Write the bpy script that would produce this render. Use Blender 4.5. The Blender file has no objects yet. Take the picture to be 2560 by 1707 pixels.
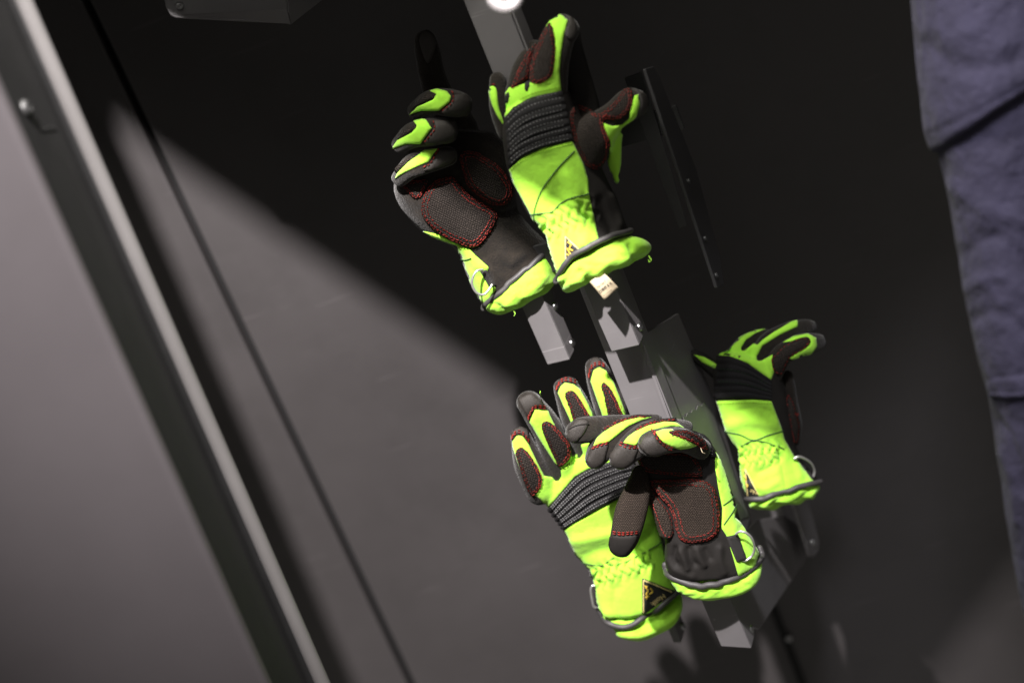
import bpy, bmesh, math, random
import numpy as np
from mathutils import Vector, Matrix, noise
from mathutils.bvhtree import BVHTree
from mathutils.geometry import delaunay_2d_cdt

# ------------------------------------------------------------------ camera, light, exposure
scn = bpy.context.scene
C = scn.collection
R = math.radians
random.seed(7); np.random.seed(7)
LENS, W, H = 65.0, 2560.0, 1707.0
DIST = 1.715                                   # camera to the plane of the gloves
ROLL, PITCH, YAW = R(-22.8), R(20), R(24)
K = 36.0 / LENS / W
ROT = Matrix.Rotation(YAW, 4, 'Z') @ Matrix.Rotation(R(90) - PITCH, 4, 'X') @ Matrix.Rotation(ROLL, 4, 'Z')
MW = Matrix.Translation(ROT @ Vector((0, 0, DIST))) @ ROT
MWI = MW.inverted()
cam = bpy.data.cameras.new('camera'); cam_o = bpy.data.objects.new('camera', cam); C.objects.link(cam_o)
cam_o.matrix_world = MW
cam.lens = LENS; cam.sensor_width = 36; cam.clip_start = 0.05; cam.clip_end = 100
cam.dof.use_dof = True; cam.dof.focus_distance = DIST - 0.055; cam.dof.aperture_fstop = 2.6
scn.camera = cam_o

def loc(x, y, d=0.0):                          # photograph pixel + metres toward the camera -> camera-space point
    dep = DIST - d
    return Vector(((x - W/2) * K * dep, (H/2 - y) * K * dep, -dep))
def wpt(x, y, d=0.0): return MW @ loc(x, y, d)
def wplane(x, y, axis, v):                     # where a pixel's sight line meets a world plane
    o = MW.translation; r = (MW @ loc(x, y)) - o
    t = (v - o[axis]) / r[axis]
    return o + r * t
def d_of(p): return DIST + (MWI @ Vector(p)).z

world = bpy.data.worlds.new('World'); scn.world = world; world.use_nodes = True
bg = world.node_tree.nodes['Background']; bg.inputs[0].default_value = (1.0, 0.95, 0.88, 1); bg.inputs[1].default_value = 0.14

WALL_Y = 0.33
WF = Matrix.Rotation(YAW - R(8), 4, 'Z'); WFI = WF.inverted()   # the wall's own frame
WN = (WF @ Vector((0, 1, 0)))
def wallpt(x, y, off=0.0):                     # where a pixel's sight line meets the back wall
    o = MW.translation; r = (MW @ loc(x, y)) - o
    return o + r * ((WALL_Y + off - o.dot(WN)) / r.dot(WN))
KEY = MW @ Vector((-0.474, 0.875, -0.29))
def lamp(name, kind, pos, target, energy, col, **kw):
    l = bpy.data.lights.new(name, kind); o = bpy.data.objects.new(name, l); C.objects.link(o)
    o.location = pos; o.rotation_euler = (Vector(target) - Vector(pos)).to_track_quat('-Z', 'Y').to_euler()
    l.energy = energy; l.color = col
    for k, v in kw.items(): setattr(l, k, v)
    return o
lamp('work_lamp', 'SPOT', KEY, wallpt(1000, 1050), 440, (1.0, 0.94, 0.93), spot_size=R(40), spot_blend=0.7, shadow_soft_size=0.018)
lamp('front_fill', 'AREA', MW @ Vector((-0.45, 0.75, -0.1)), wpt(1400, 500), 1.0, (1.0, 0.97, 0.9), shape='DISK', size=0.35)  # soft fill added near the camera, no such source seen
lamp('top_fill', 'AREA', WF @ Vector((0.05, -0.30, 1.08)), WF @ Vector((0.05, -0.12, 0.0)), 11.5, (1.0, 0.97, 0.88), shape='RECTANGLE', size=0.5, size_y=0.06)  # unseen fill added to brighten the upper gloves from above
lamp('leg_fill', 'SPOT', MW @ Vector((0.05, 0.72, -0.62)), wpt(2640, 860, 0.28), 46, (0.95, 0.94, 1.0), spot_size=R(34), spot_blend=0.5, shadow_soft_size=0.08)  # spot added out of view just to light the leg

scn.view_settings.view_transform = 'Standard'; scn.view_settings.look = 'None'
scn.view_settings.exposure = 0.0; scn.view_settings.gamma = 1.0
scn.render.engine = 'CYCLES'
scn.cycles.use_denoising = True
scn.cycles.max_bounces = 5
scn.cycles.sample_clamp_indirect = 6.0

# ------------------------------------------------------------------ materials
MAT = {}
def mat(name, col, rough=0.6, metal=0.0, var=0.0, vscale=40.0, bump=0.0, bscale=300.0, sheen=0.0, weave=None, dirt=None, spec=0.5, coat=0.0, stretch=None, scratch=0.0):
    m = bpy.data.materials.new(name); m.use_nodes = True; MAT[name] = m
    nt = m.node_tree; N = nt.nodes; Lk = nt.links
    b = N['Principled BSDF']
    b.inputs['Base Color'].default_value = (*col, 1); b.inputs['Roughness'].default_value = rough
    b.inputs['Metallic'].default_value = metal; b.inputs['Specular IOR Level'].default_value = spec
    if sheen: b.inputs['Sheen Weight'].default_value = sheen; b.inputs['Sheen Roughness'].default_value = 0.5
    if coat: b.inputs['Coat Weight'].default_value = coat
    tc = N.new('ShaderNodeTexCoord')
    co = tc.outputs['Object']
    if stretch:
        mp = N.new('ShaderNodeMapping'); mp.inputs['Scale'].default_value = stretch; Lk.new(co, mp.inputs[0]); co = mp.outputs[0]
    last = None
    if var or dirt:
        n = N.new('ShaderNodeTexNoise'); n.inputs['Scale'].default_value = vscale; n.inputs['Detail'].default_value = 5; n.inputs['Roughness'].default_value = 0.6
        Lk.new(co, n.inputs['Vector'])
        cr = N.new('ShaderNodeValToRGB'); cr.color_ramp.elements[0].position = 0.3; cr.color_ramp.elements[1].position = 0.72
        lo = tuple(max(c * (1 - var), 0) for c in col); hi = tuple(min(c * (1 + var), 1) for c in col)
        cr.color_ramp.elements[0].color = (*lo, 1); cr.color_ramp.elements[1].color = (*hi, 1)
        Lk.new(n.outputs['Fac'], cr.inputs[0]); last = cr.outputs[0]
        if dirt:
            dcol, lo_p, hi_p, ds = dirt
            n2 = N.new('ShaderNodeTexNoise'); n2.inputs['Scale'].default_value = ds; n2.inputs['Detail'].default_value = 7; n2.inputs['Roughness'].default_value = 0.7
            Lk.new(co, n2.inputs['Vector'])
            mr = N.new('ShaderNodeMapRange'); mr.inputs[1].default_value = lo_p; mr.inputs[2].default_value = hi_p
            Lk.new(n2.outputs['Fac'], mr.inputs[0])
            mx = N.new('ShaderNodeMix'); mx.data_type = 'RGBA'; Lk.new(mr.outputs[0], mx.inputs[0]); Lk.new(last, mx.inputs[6]); mx.inputs[7].default_value = (*dcol, 1)
            last = mx.outputs[2]
        if scratch:                             # hair-thin scuffs and specks in the paint
            for rot, thr in ((0.5, 0.70), (-0.9, 0.72)):
                ms = N.new('ShaderNodeMapping'); ms.inputs['Rotation'].default_value = (0, rot, 0.3); ms.inputs['Scale'].default_value = (9, 9, 260); Lk.new(tc.outputs['Object'], ms.inputs[0])
                ns = N.new('ShaderNodeTexNoise'); ns.inputs['Scale'].default_value = 1.0; ns.inputs['Detail'].default_value = 2; Lk.new(ms.outputs[0], ns.inputs['Vector'])
                m1 = N.new('ShaderNodeMapRange'); m1.inputs[1].default_value = thr; m1.inputs[2].default_value = thr + 0.06; Lk.new(ns.outputs['Fac'], m1.inputs[0])
                m3 = N.new('ShaderNodeMath'); m3.operation = 'MULTIPLY'; m3.inputs[1].default_value = scratch; Lk.new(m1.outputs[0], m3.inputs[0])
                m2 = N.new('ShaderNodeMix'); m2.data_type = 'RGBA'; Lk.new(m3.outputs[0], m2.inputs[0]); Lk.new(last, m2.inputs[6]); m2.inputs[7].default_value = (*[min(c*2.4, 1) for c in col], 1); last = m2.outputs[2]
            vo = N.new('ShaderNodeTexVoronoi'); vo.inputs['Scale'].default_value = 26; Lk.new(tc.outputs['Object'], vo.inputs['Vector'])
            m1 = N.new('ShaderNodeMapRange'); m1.inputs[1].default_value = 0.045; m1.inputs[2].default_value = 0.02; Lk.new(vo.outputs['Distance'], m1.inputs[0])
            m3 = N.new('ShaderNodeMath'); m3.operation = 'MULTIPLY'; m3.inputs[1].default_value = scratch*0.8; Lk.new(m1.outputs[0], m3.inputs[0])
            m2 = N.new('ShaderNodeMix'); m2.data_type = 'RGBA'; Lk.new(m3.outputs[0], m2.inputs[0]); Lk.new(last, m2.inputs[6]); m2.inputs[7].default_value = (*[min(c*2.6, 1) for c in col], 1); last = m2.outputs[2]
        Lk.new(last, b.inputs['Base Color'])
        rr = N.new('ShaderNodeMapRange'); rr.inputs[3].default_value = max(rough - 0.08, 0.02); rr.inputs[4].default_value = min(rough + 0.1, 1)
        Lk.new(n.outputs['Fac'], rr.inputs[0]); Lk.new(rr.outputs[0], b.inputs['Roughness'])
    h = None
    if bump:
        n3 = N.new('ShaderNodeTexNoise'); n3.inputs['Scale'].default_value = bscale; n3.inputs['Detail'].default_value = 3
        Lk.new(co, n3.inputs['Vector']); h = n3.outputs['Fac']; dist = bump
    if weave:                                   # knit rows in the panel's own millimetre uv
        sx, sy, amp, wcol = weave
        uv = tc.outputs['UV']
        wn = N.new('ShaderNodeTexNoise'); wn.inputs['Scale'].default_value = 0.35; wn.inputs['Detail'].default_value = 4; Lk.new(uv, wn.inputs['Vector'])
        wa = N.new('ShaderNodeVectorMath'); wa.operation = 'MULTIPLY_ADD'; Lk.new(wn.outputs['Color'], wa.inputs[0]); wa.inputs[1].default_value = (2.2, 2.2, 0); Lk.new(uv, wa.inputs[2])
        mp = N.new('ShaderNodeMapping'); mp.inputs['Scale'].default_value = (sx, sy, 1); Lk.new(wa.outputs[0], mp.inputs[0])
        br = N.new('ShaderNodeTexBrick'); br.offset = 0.5; br.inputs['Scale'].default_value = 1.0
        br.inputs['Brick Width'].default_value = 1.0; br.inputs['Row Height'].default_value = 1.0
        br.inputs['Mortar Size'].default_value = 0.30; br.inputs['Mortar Smooth'].default_value = 1.0
        br.inputs['Color1'].default_value = (1, 1, 1, 1); br.inputs['Color2'].default_value = (0.7, 0.7, 0.7, 1); br.inputs['Mortar'].default_value = (0, 0, 0, 1)
        Lk.new(mp.outputs[0], br.inputs['Vector'])
        mx = N.new('ShaderNodeMix'); mx.data_type = 'RGBA'
        Lk.new(br.outputs['Color'], mx.inputs[0])
        mx.inputs[6].default_value = (*[c * 0.35 for c in col], 1)
        if last: 
            m2 = N.new('ShaderNodeMix'); m2.data_type = 'RGBA'; m2.inputs[0].default_value = 0.5
            Lk.new(last, m2.inputs[6]); m2.inputs[7].default_value = (*wcol, 1); Lk.new(m2.outputs[2], mx.inputs[7])
        else: mx.inputs[7].default_value = (*wcol, 1)
        Lk.new(mx.outputs[2], b.inputs['Base Color'])
        bw = N.new('ShaderNodeRGBToBW'); Lk.new(br.outputs['Color'], bw.inputs[0]); h = bw.outputs[0]; dist = amp
    if h:
        bp = N.new('ShaderNodeBump'); bp.inputs['Strength'].default_value = 1.0; bp.inputs['Distance'].default_value = dist
        Lk.new(h, bp.inputs['Height']); Lk.new(bp.outputs[0], b.inputs['Normal'])
    return m
mat('lime', (0.41, 0.86, 0.06), 0.85, var=0.06, vscale=60, bump=0.0005, bscale=170, sheen=0.25, dirt=((0.19, 0.42, 0.015), 0.54, 0.82, 26), spec=0.2)
mat('black_knit', (0.0140, 0.0108, 0.0078), 0.9, var=0.35, vscale=160, bump=0.0011, bscale=520, sheen=0.2, spec=0.2, dirt=((0.04, 0.032, 0.024), 0.6, 0.85, 45))
mat('black_fabric', (0.013, 0.0112, 0.0098), 0.75, var=0.25, vscale=60, bump=0.0002, bscale=1500, spec=0.3)
mat('neoprene', (0.050, 0.0435, 0.038), 0.55, var=0.2, vscale=70, weave=(1.6, 1.6, 0.00012, (0.060, 0.052, 0.046)), spec=0.4)
mat('patch', (0.026, 0.019, 0.015), 0.8, var=0.3, vscale=90, weave=(0.40, 0.62, 0.0008, (0.060, 0.049, 0.042)), spec=0.25)
mat('patch_knit', (0.042, 0.030, 0.022), 0.85, var=0.3, vscale=90, weave=(0.48, 0.70, 0.0008, (0.085, 0.066, 0.052)), spec=0.2)
mat('red_thread', (0.19, 0.014, 0.009), 0.6, var=0.5, vscale=120, spec=0.3)
mat('band', (0.016, 0.015, 0.016), 0.7, var=0.3, vscale=90, weave=(0.8, 1.2, 0.0004, (0.026, 0.024, 0.025)), spec=0.3)
mat('white_thread', (0.20, 0.20, 0.20), 0.7, var=0.3, vscale=200)
mat('dark_thread', (0.02, 0.06, 0.02), 0.7, var=0.2)
mat('lime_thread', (0.22, 0.45, 0.01), 0.7, var=0.2)
mat('piping', (0.050, 0.047, 0.047), 0.5, var=0.2, vscale=60, bump=0.0002, bscale=1400)
mat('badge_black', (0.010, 0.011, 0.010), 0.6, var=0.4, vscale=200)
mat('badge_yellow', (0.72, 0.50, 0.05), 0.6, var=0.25, vscale=250)
mat('badge_cream', (0.75, 0.60, 0.25), 0.6, var=0.2, vscale=250)
mat('chrome', (0.62, 0.61, 0.58), 0.32, metal=0.75, var=0.1)
mat('screw_steel', (0.42, 0.42, 0.42), 0.32, metal=1.0, var=0.15, vscale=300)
mat('webbing', (0.022, 0.020, 0.019), 0.7, weave=(0.5, 2.4, 0.0005, (0.04, 0.037, 0.034)))
mat('tag_cloth', (0.42, 0.35, 0.23), 0.8, var=0.08, vscale=120, bump=0.0001, bscale=1500)
mat('tag_ink', (0.05, 0.045, 0.035), 0.8)
mat('rack_paint', (0.165, 0.157, 0.160), 0.42, var=0.06, vscale=25, bump=0.00008, bscale=1500, dirt=((0.16, 0.152, 0.15), 0.55, 0.8, 18), spec=0.4, scratch=0.4)
mat('rack_dark', (0.035, 0.034, 0.035), 0.45, var=0.15, vscale=25, bump=0.00008, bscale=1500, spec=0.4)
mat('wall_paint', (0.055, 0.050, 0.0505), 0.5, var=0.08, vscale=7, bump=0.00006, bscale=1200, dirt=((0.040, 0.0365, 0.0365), 0.5, 0.8, 5), spec=0.7, scratch=0.35)
mat('door_paint', (0.064, 0.058, 0.061), 0.5, var=0.06, vscale=6, bump=0.00005, bscale=1200, spec=0.3)
mat('rim_metal', (0.115, 0.11, 0.108), 0.4, metal=0.0, var=0.06, vscale=15)
mat('fold_shade', (0.009, 0.009, 0.009), 0.6, var=0.1, spec=0.25)  # shade on the door's folded side, put into its colour
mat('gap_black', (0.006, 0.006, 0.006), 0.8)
mat('tape', (0.12, 0.125, 0.11), 0.6, var=0.15, vscale=60, bump=0.0001, bscale=900)
mat('trouser', (0.040, 0.036, 0.064), 0.85, var=0.22, vscale=35, bump=0.006, bscale=55, sheen=0.05, spec=0.2)
mat('black_oxide', (0.05, 0.05, 0.05), 0.5, metal=0.5)
mat('dull_steel', (0.20, 0.20, 0.19), 0.5, metal=0.6)
mat('white_plastic', (0.55, 0.52, 0.52), 0.35, var=0.04)

# ------------------------------------------------------------------ mesh helpers
def tag(o, label=None, cat=None, group=None, kind=None):
    if label: o['label'] = label
    if cat: o['category'] = cat
    if group: o['group'] = group
    if kind: o['kind'] = kind
    return o
def empty(name, p):
    o = bpy.data.objects.new(name, None); C.objects.link(o); o.location = p; o.empty_display_size = 0.02
    return o
def root_loc(o):
    while o.parent: o = o.parent
    return o.location
def mesh_obj(name, verts, faces, material, parent=None, smooth=True, uv=None):
    """verts: world coordinates; parts are stored relative to their thing's base."""
    off = np.array(root_loc(parent)) if parent else np.zeros(3)
    V = np.asarray(verts, float) - off
    me = bpy.data.meshes.new(name); me.from_pydata(V.tolist(), [], [list(map(int, f)) for f in faces])
    if uv is not None:
        ul = me.uv_layers.new(name='uv'); li = np.zeros(len(me.loops), int); me.loops.foreach_get('vertex_index', li)
        ul.data.foreach_set('uv', np.asarray(uv)[li].ravel())
    me.polygons.foreach_set('use_smooth', [smooth] * len(me.polygons))
    me.materials.append(MAT[material]); me.update()
    o = bpy.data.objects.new(name, me); C.objects.link(o)
    if parent: o.parent = parent
    return o
MWn = np.array(MW)
def to_world(P):
    P = np.asarray(P, float); return P @ MWn[:3, :3].T + MWn[:3, 3]
def px_of(P):                                   # camera space -> photograph pixels
    dep = -P[:, 2]
    return np.stack([P[:, 0] / (K * dep) + W/2, H/2 - P[:, 1] / (K * dep)], 1)
def crom(P, n, closed=False):                   # Catmull-Rom through rows of P, n steps per span
    P = np.asarray(P, float); m = len(P); out = []
    spans = m if closed else m - 1
    for i in range(spans):
        if closed: a, b, c, d = P[(i-1) % m], P[i], P[(i+1) % m], P[(i+2) % m]
        else: a, b, c, d = P[max(i-1, 0)], P[i], P[i+1], P[min(i+2, m-1)]
        for k in range(n):
            t = k / n
            out.append(0.5 * ((2*b) + (-a+c)*t + (2*a-5*b+4*c-d)*t*t + (-a+3*b-3*c+d)*t**3))
    if not closed: out.append(P[-1])
    return np.array(out)
def resample(P, step, closed=False):
    P = np.asarray(P, float)
    if closed: P = np.vstack([P, P[:1]])
    s = np.concatenate([[0], np.cumsum(np.linalg.norm(np.diff(P[:, :2], axis=0), axis=1))])
    n = max(int(round(s[-1] / step)), 3 if closed else 2)
    t = np.linspace(0, s[-1], n + 1)
    out = np.stack([np.interp(t, s, P[:, k]) for k in range(P.shape[1])], 1)
    return out[:-1] if closed else out
def inside(poly, pts):
    x, y = pts[:, 0], pts[:, 1]; r = np.zeros(len(pts), bool); j = len(poly) - 1
    for i in range(len(poly)):
        xi, yi = poly[i]; xj, yj = poly[j]
        c = ((yi > y) != (yj > y)) & (x < (xj - xi) * (y - yi) / (yj - yi + 1e-12) + xi)
        r ^= c; j = i
    return r
def seg_dist(pts, line, closed=False):
    A = np.asarray(line, float)[:, :2]; B = np.roll(A, -1, 0)
    if not closed: A, B = A[:-1], B[:-1]
    best = np.full(len(pts), 1e9)
    for a, b in zip(A, B):
        ab = b - a; t = np.clip(((pts - a) @ ab) / (ab @ ab + 1e-12), 0, 1)
        best = np.minimum(best, np.linalg.norm(pts - a - t[:, None] * ab, axis=1))
    return best
def tube_mesh(path, radii, seg=14, flat=1.0, cap=True, ref=(0, 0, 1), sq=2.0):
    """closed tube with rounded ends; flat squeezes it along the view axis."""
    path = np.asarray(path, float); n = len(path)
    T = np.gradient(path, axis=0); T /= np.linalg.norm(T, axis=1)[:, None] + 1e-12
    ref = np.array(ref, float)
    n1 = np.cross(T[0], ref)
    if np.linalg.norm(n1) < 0.2: n1 = np.cross(T[0], [1, 0, 0])
    n1 /= np.linalg.norm(n1)
    V = []; rings = []
    N1 = []
    for i in range(n):
        n1 = n1 - T[i] * (n1 @ T[i]); n1 /= np.linalg.norm(n1) + 1e-12; N1.append(n1.copy())
    ang = np.linspace(0, 2*math.pi, seg, endpoint=False)
    ca = np.sign(np.cos(ang))*np.abs(np.cos(ang))**(2/sq); sa = np.sign(np.sin(ang))*np.abs(np.sin(ang))**(2/sq)
    def ring(c, t, a, r):
        b = np.cross(t, a)
        V.extend(c + r * (ca[:, None] * a + flat * sa[:, None] * b))
        rings.append(len(V) - seg)
    if cap:
        for f in (0.97, 0.75, 0.42): ring(path[0] - T[0] * radii[0] * f, T[0], N1[0], radii[0] * math.sqrt(1 - f*f))
    for i in range(n): ring(path[i], T[i], N1[i], radii[i])
    if cap:
        for f in (0.42, 0.75, 0.97): ring(path[-1] + T[-1] * radii[-1] * f, T[-1], N1[-1], radii[-1] * math.sqrt(1 - f*f))
    F = []
    for a, b in zip(rings[:-1], rings[1:]):
        for k in range(seg): F.append((a+k, a+(k+1) % seg, b+(k+1) % seg, b+k))
    F.append(tuple(range(rings[0], rings[0]+seg))[::-1]); F.append(tuple(range(rings[-1], rings[-1]+seg)))
    return np.array(V), F
def remesh(V, F, voxel, it):
    me = bpy.data.meshes.new('tmp'); me.from_pydata(np.asarray(V).tolist(), [], [list(map(int, f)) for f in F])
    o = bpy.data.objects.new('tmp', me); C.objects.link(o)
    m = o.modifiers.new('r', 'REMESH'); m.mode = 'VOXEL'; m.voxel_size = voxel
    if it: s = o.modifiers.new('s', 'SMOOTH'); s.factor = 0.5; s.iterations = it
    dg = bpy.context.evaluated_depsgraph_get(); dg.update()
    ev = o.evaluated_get(dg); r = ev.to_mesh()
    n = len(r.vertices); co = np.zeros(n*3); r.vertices.foreach_get('co', co)
    no = np.zeros(n*3); r.vertices.foreach_get('normal', no)
    F2 = [tuple(p.vertices) for p in r.polygons]
    ev.to_mesh_clear(); bpy.data.objects.remove(o); bpy.data.meshes.remove(me)
    return co.reshape(-1, 3), no.reshape(-1, 3), F2
def vnormals(V, F):
    N = np.zeros_like(V)
    for f in F:
        if len(f) == 3: a, b, c = f; n = np.cross(V[b]-V[a], V[c]-V[a])
        else: a, b, c, d = f[:4]; n = np.cross(V[c]-V[a], V[d]-V[b])
        for i in f: N[i] += n
    l = np.linalg.norm(N, axis=1); l[l < 1e-15] = 1
    return N / l[:, None]
PX = K * DIST                                   # metres per photograph pixel at the glove plane
def noise3(P, scale, amp, seed=0):
    off = Vector((seed*3.1, seed*1.7, seed*5.3))
    return np.array([noise.noise(Vector(p) * scale + off) for p in P]) * amp

class Soft:
    """one glove (or trouser leg): bodies grown from chains and sections, panels laid onto them."""
    def __init__(s, name, label, cat, ref, d0, base, group=None, slope=math.tan(PITCH), seed=1):
        s.ref = ref; s.d0 = d0; s.slope = slope; s.seed = seed
        s.bodies = {}
        s.root = empty(name, MW @ s.L(base[0], base[1], 0)); tag(s.root, label, cat, group)
    def L(s, x, y, dz):
        t = (x - s.ref[0]) * math.sin(-ROLL) + (y - s.ref[1]) * math.cos(ROLL)
        return loc(x, y, s.d0 + dz * 0.001 - s.slope * t * PX)
    def chain(s, pts, flat=0.85, seg=24, n=6):
        P = crom(np.array(pts, float), n)
        path = np.array([s.L(a[0], a[1], a[2]) for a in P])
        return tube_mesh(path, P[:, 3] * PX, seg, flat, sq=2.9)
    def loft(s, secs, e=2.6, n=6, seg=36):
        S = crom(np.array([tuple(q) + (0,)*(7-len(q)) for q in secs], float), n)      # xl yl xr yr dz thick(mm) bow(px)
        V = []; rings = []
        ang = np.linspace(0, 2*math.pi, seg, endpoint=False)
        cx = np.sign(np.cos(ang)) * np.abs(np.cos(ang)) ** (2/e); sz = np.sign(np.sin(ang)) * np.abs(np.sin(ang)) ** (2/e)
        def ring(a, sc):
            rings.append(len(V))
            mx, my = (a[0]+a[2])/2, (a[1]+a[3])/2; hx, hy = (a[2]-a[0])/2, (a[3]-a[1])/2
            l = math.hypot(hx, hy) + 1e-9; bx, by = -hy/l*a[6], hx/l*a[6]
            for c, z in zip(cx, sz): V.append(s.L(mx + hx*c*sc + bx*z, my + hy*c*sc + by*z, a[4] + z*a[5]/2*sc))
        def ext(a, b, f): return a + (a - b) / max(np.linalg.norm((a-b)[:2]), 1e-6) * f
        e0 = ext(S[0], S[1], 5); e0[4:] = S[0][4:]; e1 = ext(S[-1], S[-2], 5); e1[4:] = S[-1][4:]
        ring(e0, 0.82)
        for a in S: ring(a, 1.0)
        ring(e1, 0.82)
        F = []
        for a, b in zip(rings[:-1], rings[1:]):
            for k in range(seg): F.append((a+k, a+(k+1) % seg, b+(k+1) % seg, b+k))
        F.append(tuple(range(rings[0], rings[0]+seg))[::-1]); F.append(tuple(range(rings[-1], rings[-1]+seg)))
        return np.array([list(v) for v in V]), F
    def body(s, key, part, material, prims, voxel=0.0020, it=4, strokes=(), gather=None, wob=(18, 0.0016), parent=None):
        V = []; F = []
        for pv, pf in prims:
            o = len(V); V.extend(pv.tolist()); F.extend([tuple(i+o for i in f) for f in pf])
        V, N, F = remesh(V, F, voxel, it)
        if wob:
            V = V + N * noise3(V, wob[0], wob[1], s.seed)[:, None] + N * noise3(V, wob[0]*3.1, wob[1]*0.35, s.seed+5)[:, None]
        q = px_of(V); front = np.clip(N[:, 2] * 2.0 + 0.6, 0, 1)
        for st in strokes:
            line, w, amp = st[:3]
            dd = seg_dist(q, crom(line, 5) if len(line) > 2 else line)
            V = V + N * (amp * 0.001 * np.exp(-(dd/w)**2) * front)[:, None]
        if gather:
            for g in (gather if isinstance(gather, list) else [gather]):
                a, b, half, lam, amp = g         # zigzag elastic gathers between two pixels
                a = np.array(a, float); b = np.array(b, float); u = (b-a)/np.linalg.norm(b-a); v = np.array([-u[1], u[0]])
                ss = (q - a) @ u; tt = (q - a) @ v
                L_ = np.linalg.norm(b-a)
                win = np.exp(-(tt/half)**4) * np.clip(ss/20+0.7, 0, 1) * np.clip((L_-ss)/20+0.7, 0, 1)
                tri = np.abs(((tt / (half*0.55)) % 2) - 1)
                wv = np.sin(2*math.pi*(ss/lam + 0.55*tri) + 0.8*np.sin(ss*0.05+s.seed)) + 0.4*np.sin(2*math.pi*ss/(lam*2.3)+1.3)
                V = V + N * (amp*0.001*wv*win*front)[:, None]
        s.bodies[key] = (V, F)
        return mesh_obj(part, to_world(V), F, material, parent or s.root, uv=px_of(V)*PX*1000)
    def bvh(s, target):
        keys = list(s.bodies) if target is None else ([target] if isinstance(target, str) else target)
        V = []; F = []
        for k in keys:
            v, f = s.bodies[k]; o = len(V); V.extend(v.tolist()); F.extend([tuple(i+o for i in g) for g in f])
        return BVHTree.FromPolygons(V, F)
    def drape(s, pts, tree):
        out = []; nn = []
        last = DIST - s.d0
        o = Vector((0, 0, 0))
        for x, y in pts:
            r = loc(x, y, 0).normalized()
            h = tree.ray_cast(o, r)
            if h[0] is None:
                c = r * (last / -r.z); h = tree.find_nearest(c)
            else: last = -h[0].z
            n = h[1]
            if n.dot(r) > 0.35: n = -n
            out.append(h[0]); nn.append(n)
        return np.array([list(v) for v in out]), np.array([list(v) for v in nn])
    def poly_px(s, poly, smooth=True, step=4.0):
        P = np.array(poly, float)
        if smooth: P = crom(P, 6, True)
        return resample(P, step, True)
    def panel(s, part, material, poly, h=1.2, target=None, smooth=True, g=6.0, puff=0.0, pw=10.0, uvrot=0.0, reg=None, parent=None, relax=2, ribs=None, label=None):
        B = s.poly_px(poly, smooth, min(g, 4.5))
        lo, hi = B.min(0), B.max(0)
        gx, gy = np.meshgrid(np.arange(lo[0], hi[0], g), np.arange(lo[1], hi[1], g*0.87)); gx[1::2] += g/2
        G = np.stack([gx.ravel(), gy.ravel()], 1)
        if len(G):
            G = G[inside(B, G)]
            if len(G): G = G[seg_dist(G, B, True) > g*0.55]
        P = np.vstack([B, G]) if len(G) else B
        nb = len(B)
        r = delaunay_2d_cdt([Vector(p) for p in P], [], [list(range(nb))], 1, 1e-4)
        Q = np.array([list(v) for v in r[0]]); F = [tuple(f) for f in r[2]]
        tree = s.bvh(target)
        D, N0 = s.drape(Q, tree)
        adj = [set() for _ in Q]; ec = {}
        for f in F:
            for i in range(3):
                a, b = f[i], f[(i+1) % 3]; adj[a].add(b); adj[b].add(a); k = (min(a, b), max(a, b)); ec[k] = ec.get(k, 0) + 1
        bnd_e = [k for k, c in ec.items() if c == 1]; bnd = np.zeros(len(Q), bool)
        for a, b in bnd_e: bnd[a] = bnd[b] = True
        for _ in range(relax):
            D2 = D.copy()
            for i in range(len(Q)):
                if adj[i] and (not bnd[i] or relax > 4):
                    nb_ = [j for j in adj[i] if bnd[j]] if bnd[i] else list(adj[i])
                    D2[i] = D[i]*0.4 + 0.6*np.mean(D[nb_], axis=0)
            D = D2
        N = N0.copy()
        for _ in range(2):
            N2 = N.copy()
            for i in range(len(Q)):
                if adj[i]: N2[i] = N[i] + np.mean(N[list(adj[i])], axis=0)
            N = N2 / (np.linalg.norm(N2, axis=1)[:, None] + 1e-9)
        bd = seg_dist(Q, B, True)
        ht = np.where(bnd, 0.45, 1.0) * h
        if puff: ht = ht + puff * (1 - np.exp(-(bd/pw)**2))
        if ribs:
            (rx, ry), lam, ra = ribs
            ph = Q[:, 0]*rx + Q[:, 1]*ry
            ht = ht + ra*np.sin(2*math.pi*ph/lam)*np.clip(bd/8-0.8, 0, 1)
        top = D + N * (ht*0.001)[:, None]
        V = top.tolist(); F = list(F)
        # skirt into the shell
        idx = {}
        for i in np.where(bnd)[0]:
            idx[i] = len(V); V.append((D[i] - N[i]*0.0012).tolist())
        dire = {}
        for f in F:
            for i in range(3): dire[(f[i], f[(i+1) % 3])] = 1
        for a, b in bnd_e:
            if (a, b) not in dire: a, b = b, a
            F.append((b, a, idx[a], idx[b]))
        c, sn = math.cos(uvrot), math.sin(uvrot)
        mm = Q * PX * 1000
        uv = np.stack([mm[:, 0]*c - mm[:, 1]*sn, mm[:, 0]*sn + mm[:, 1]*c], 1)
        uv = np.vstack([uv, uv[list(idx)]]) if idx else uv
        o = mesh_obj(part, to_world(V), F, material, parent or s.root, uv=uv)
        if label: o['label'] = label
        if reg: s.bodies[reg] = (np.array(V), F)
        o_tree = BVHTree.FromPolygons(V, F)
        return o, o_tree, B
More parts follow.
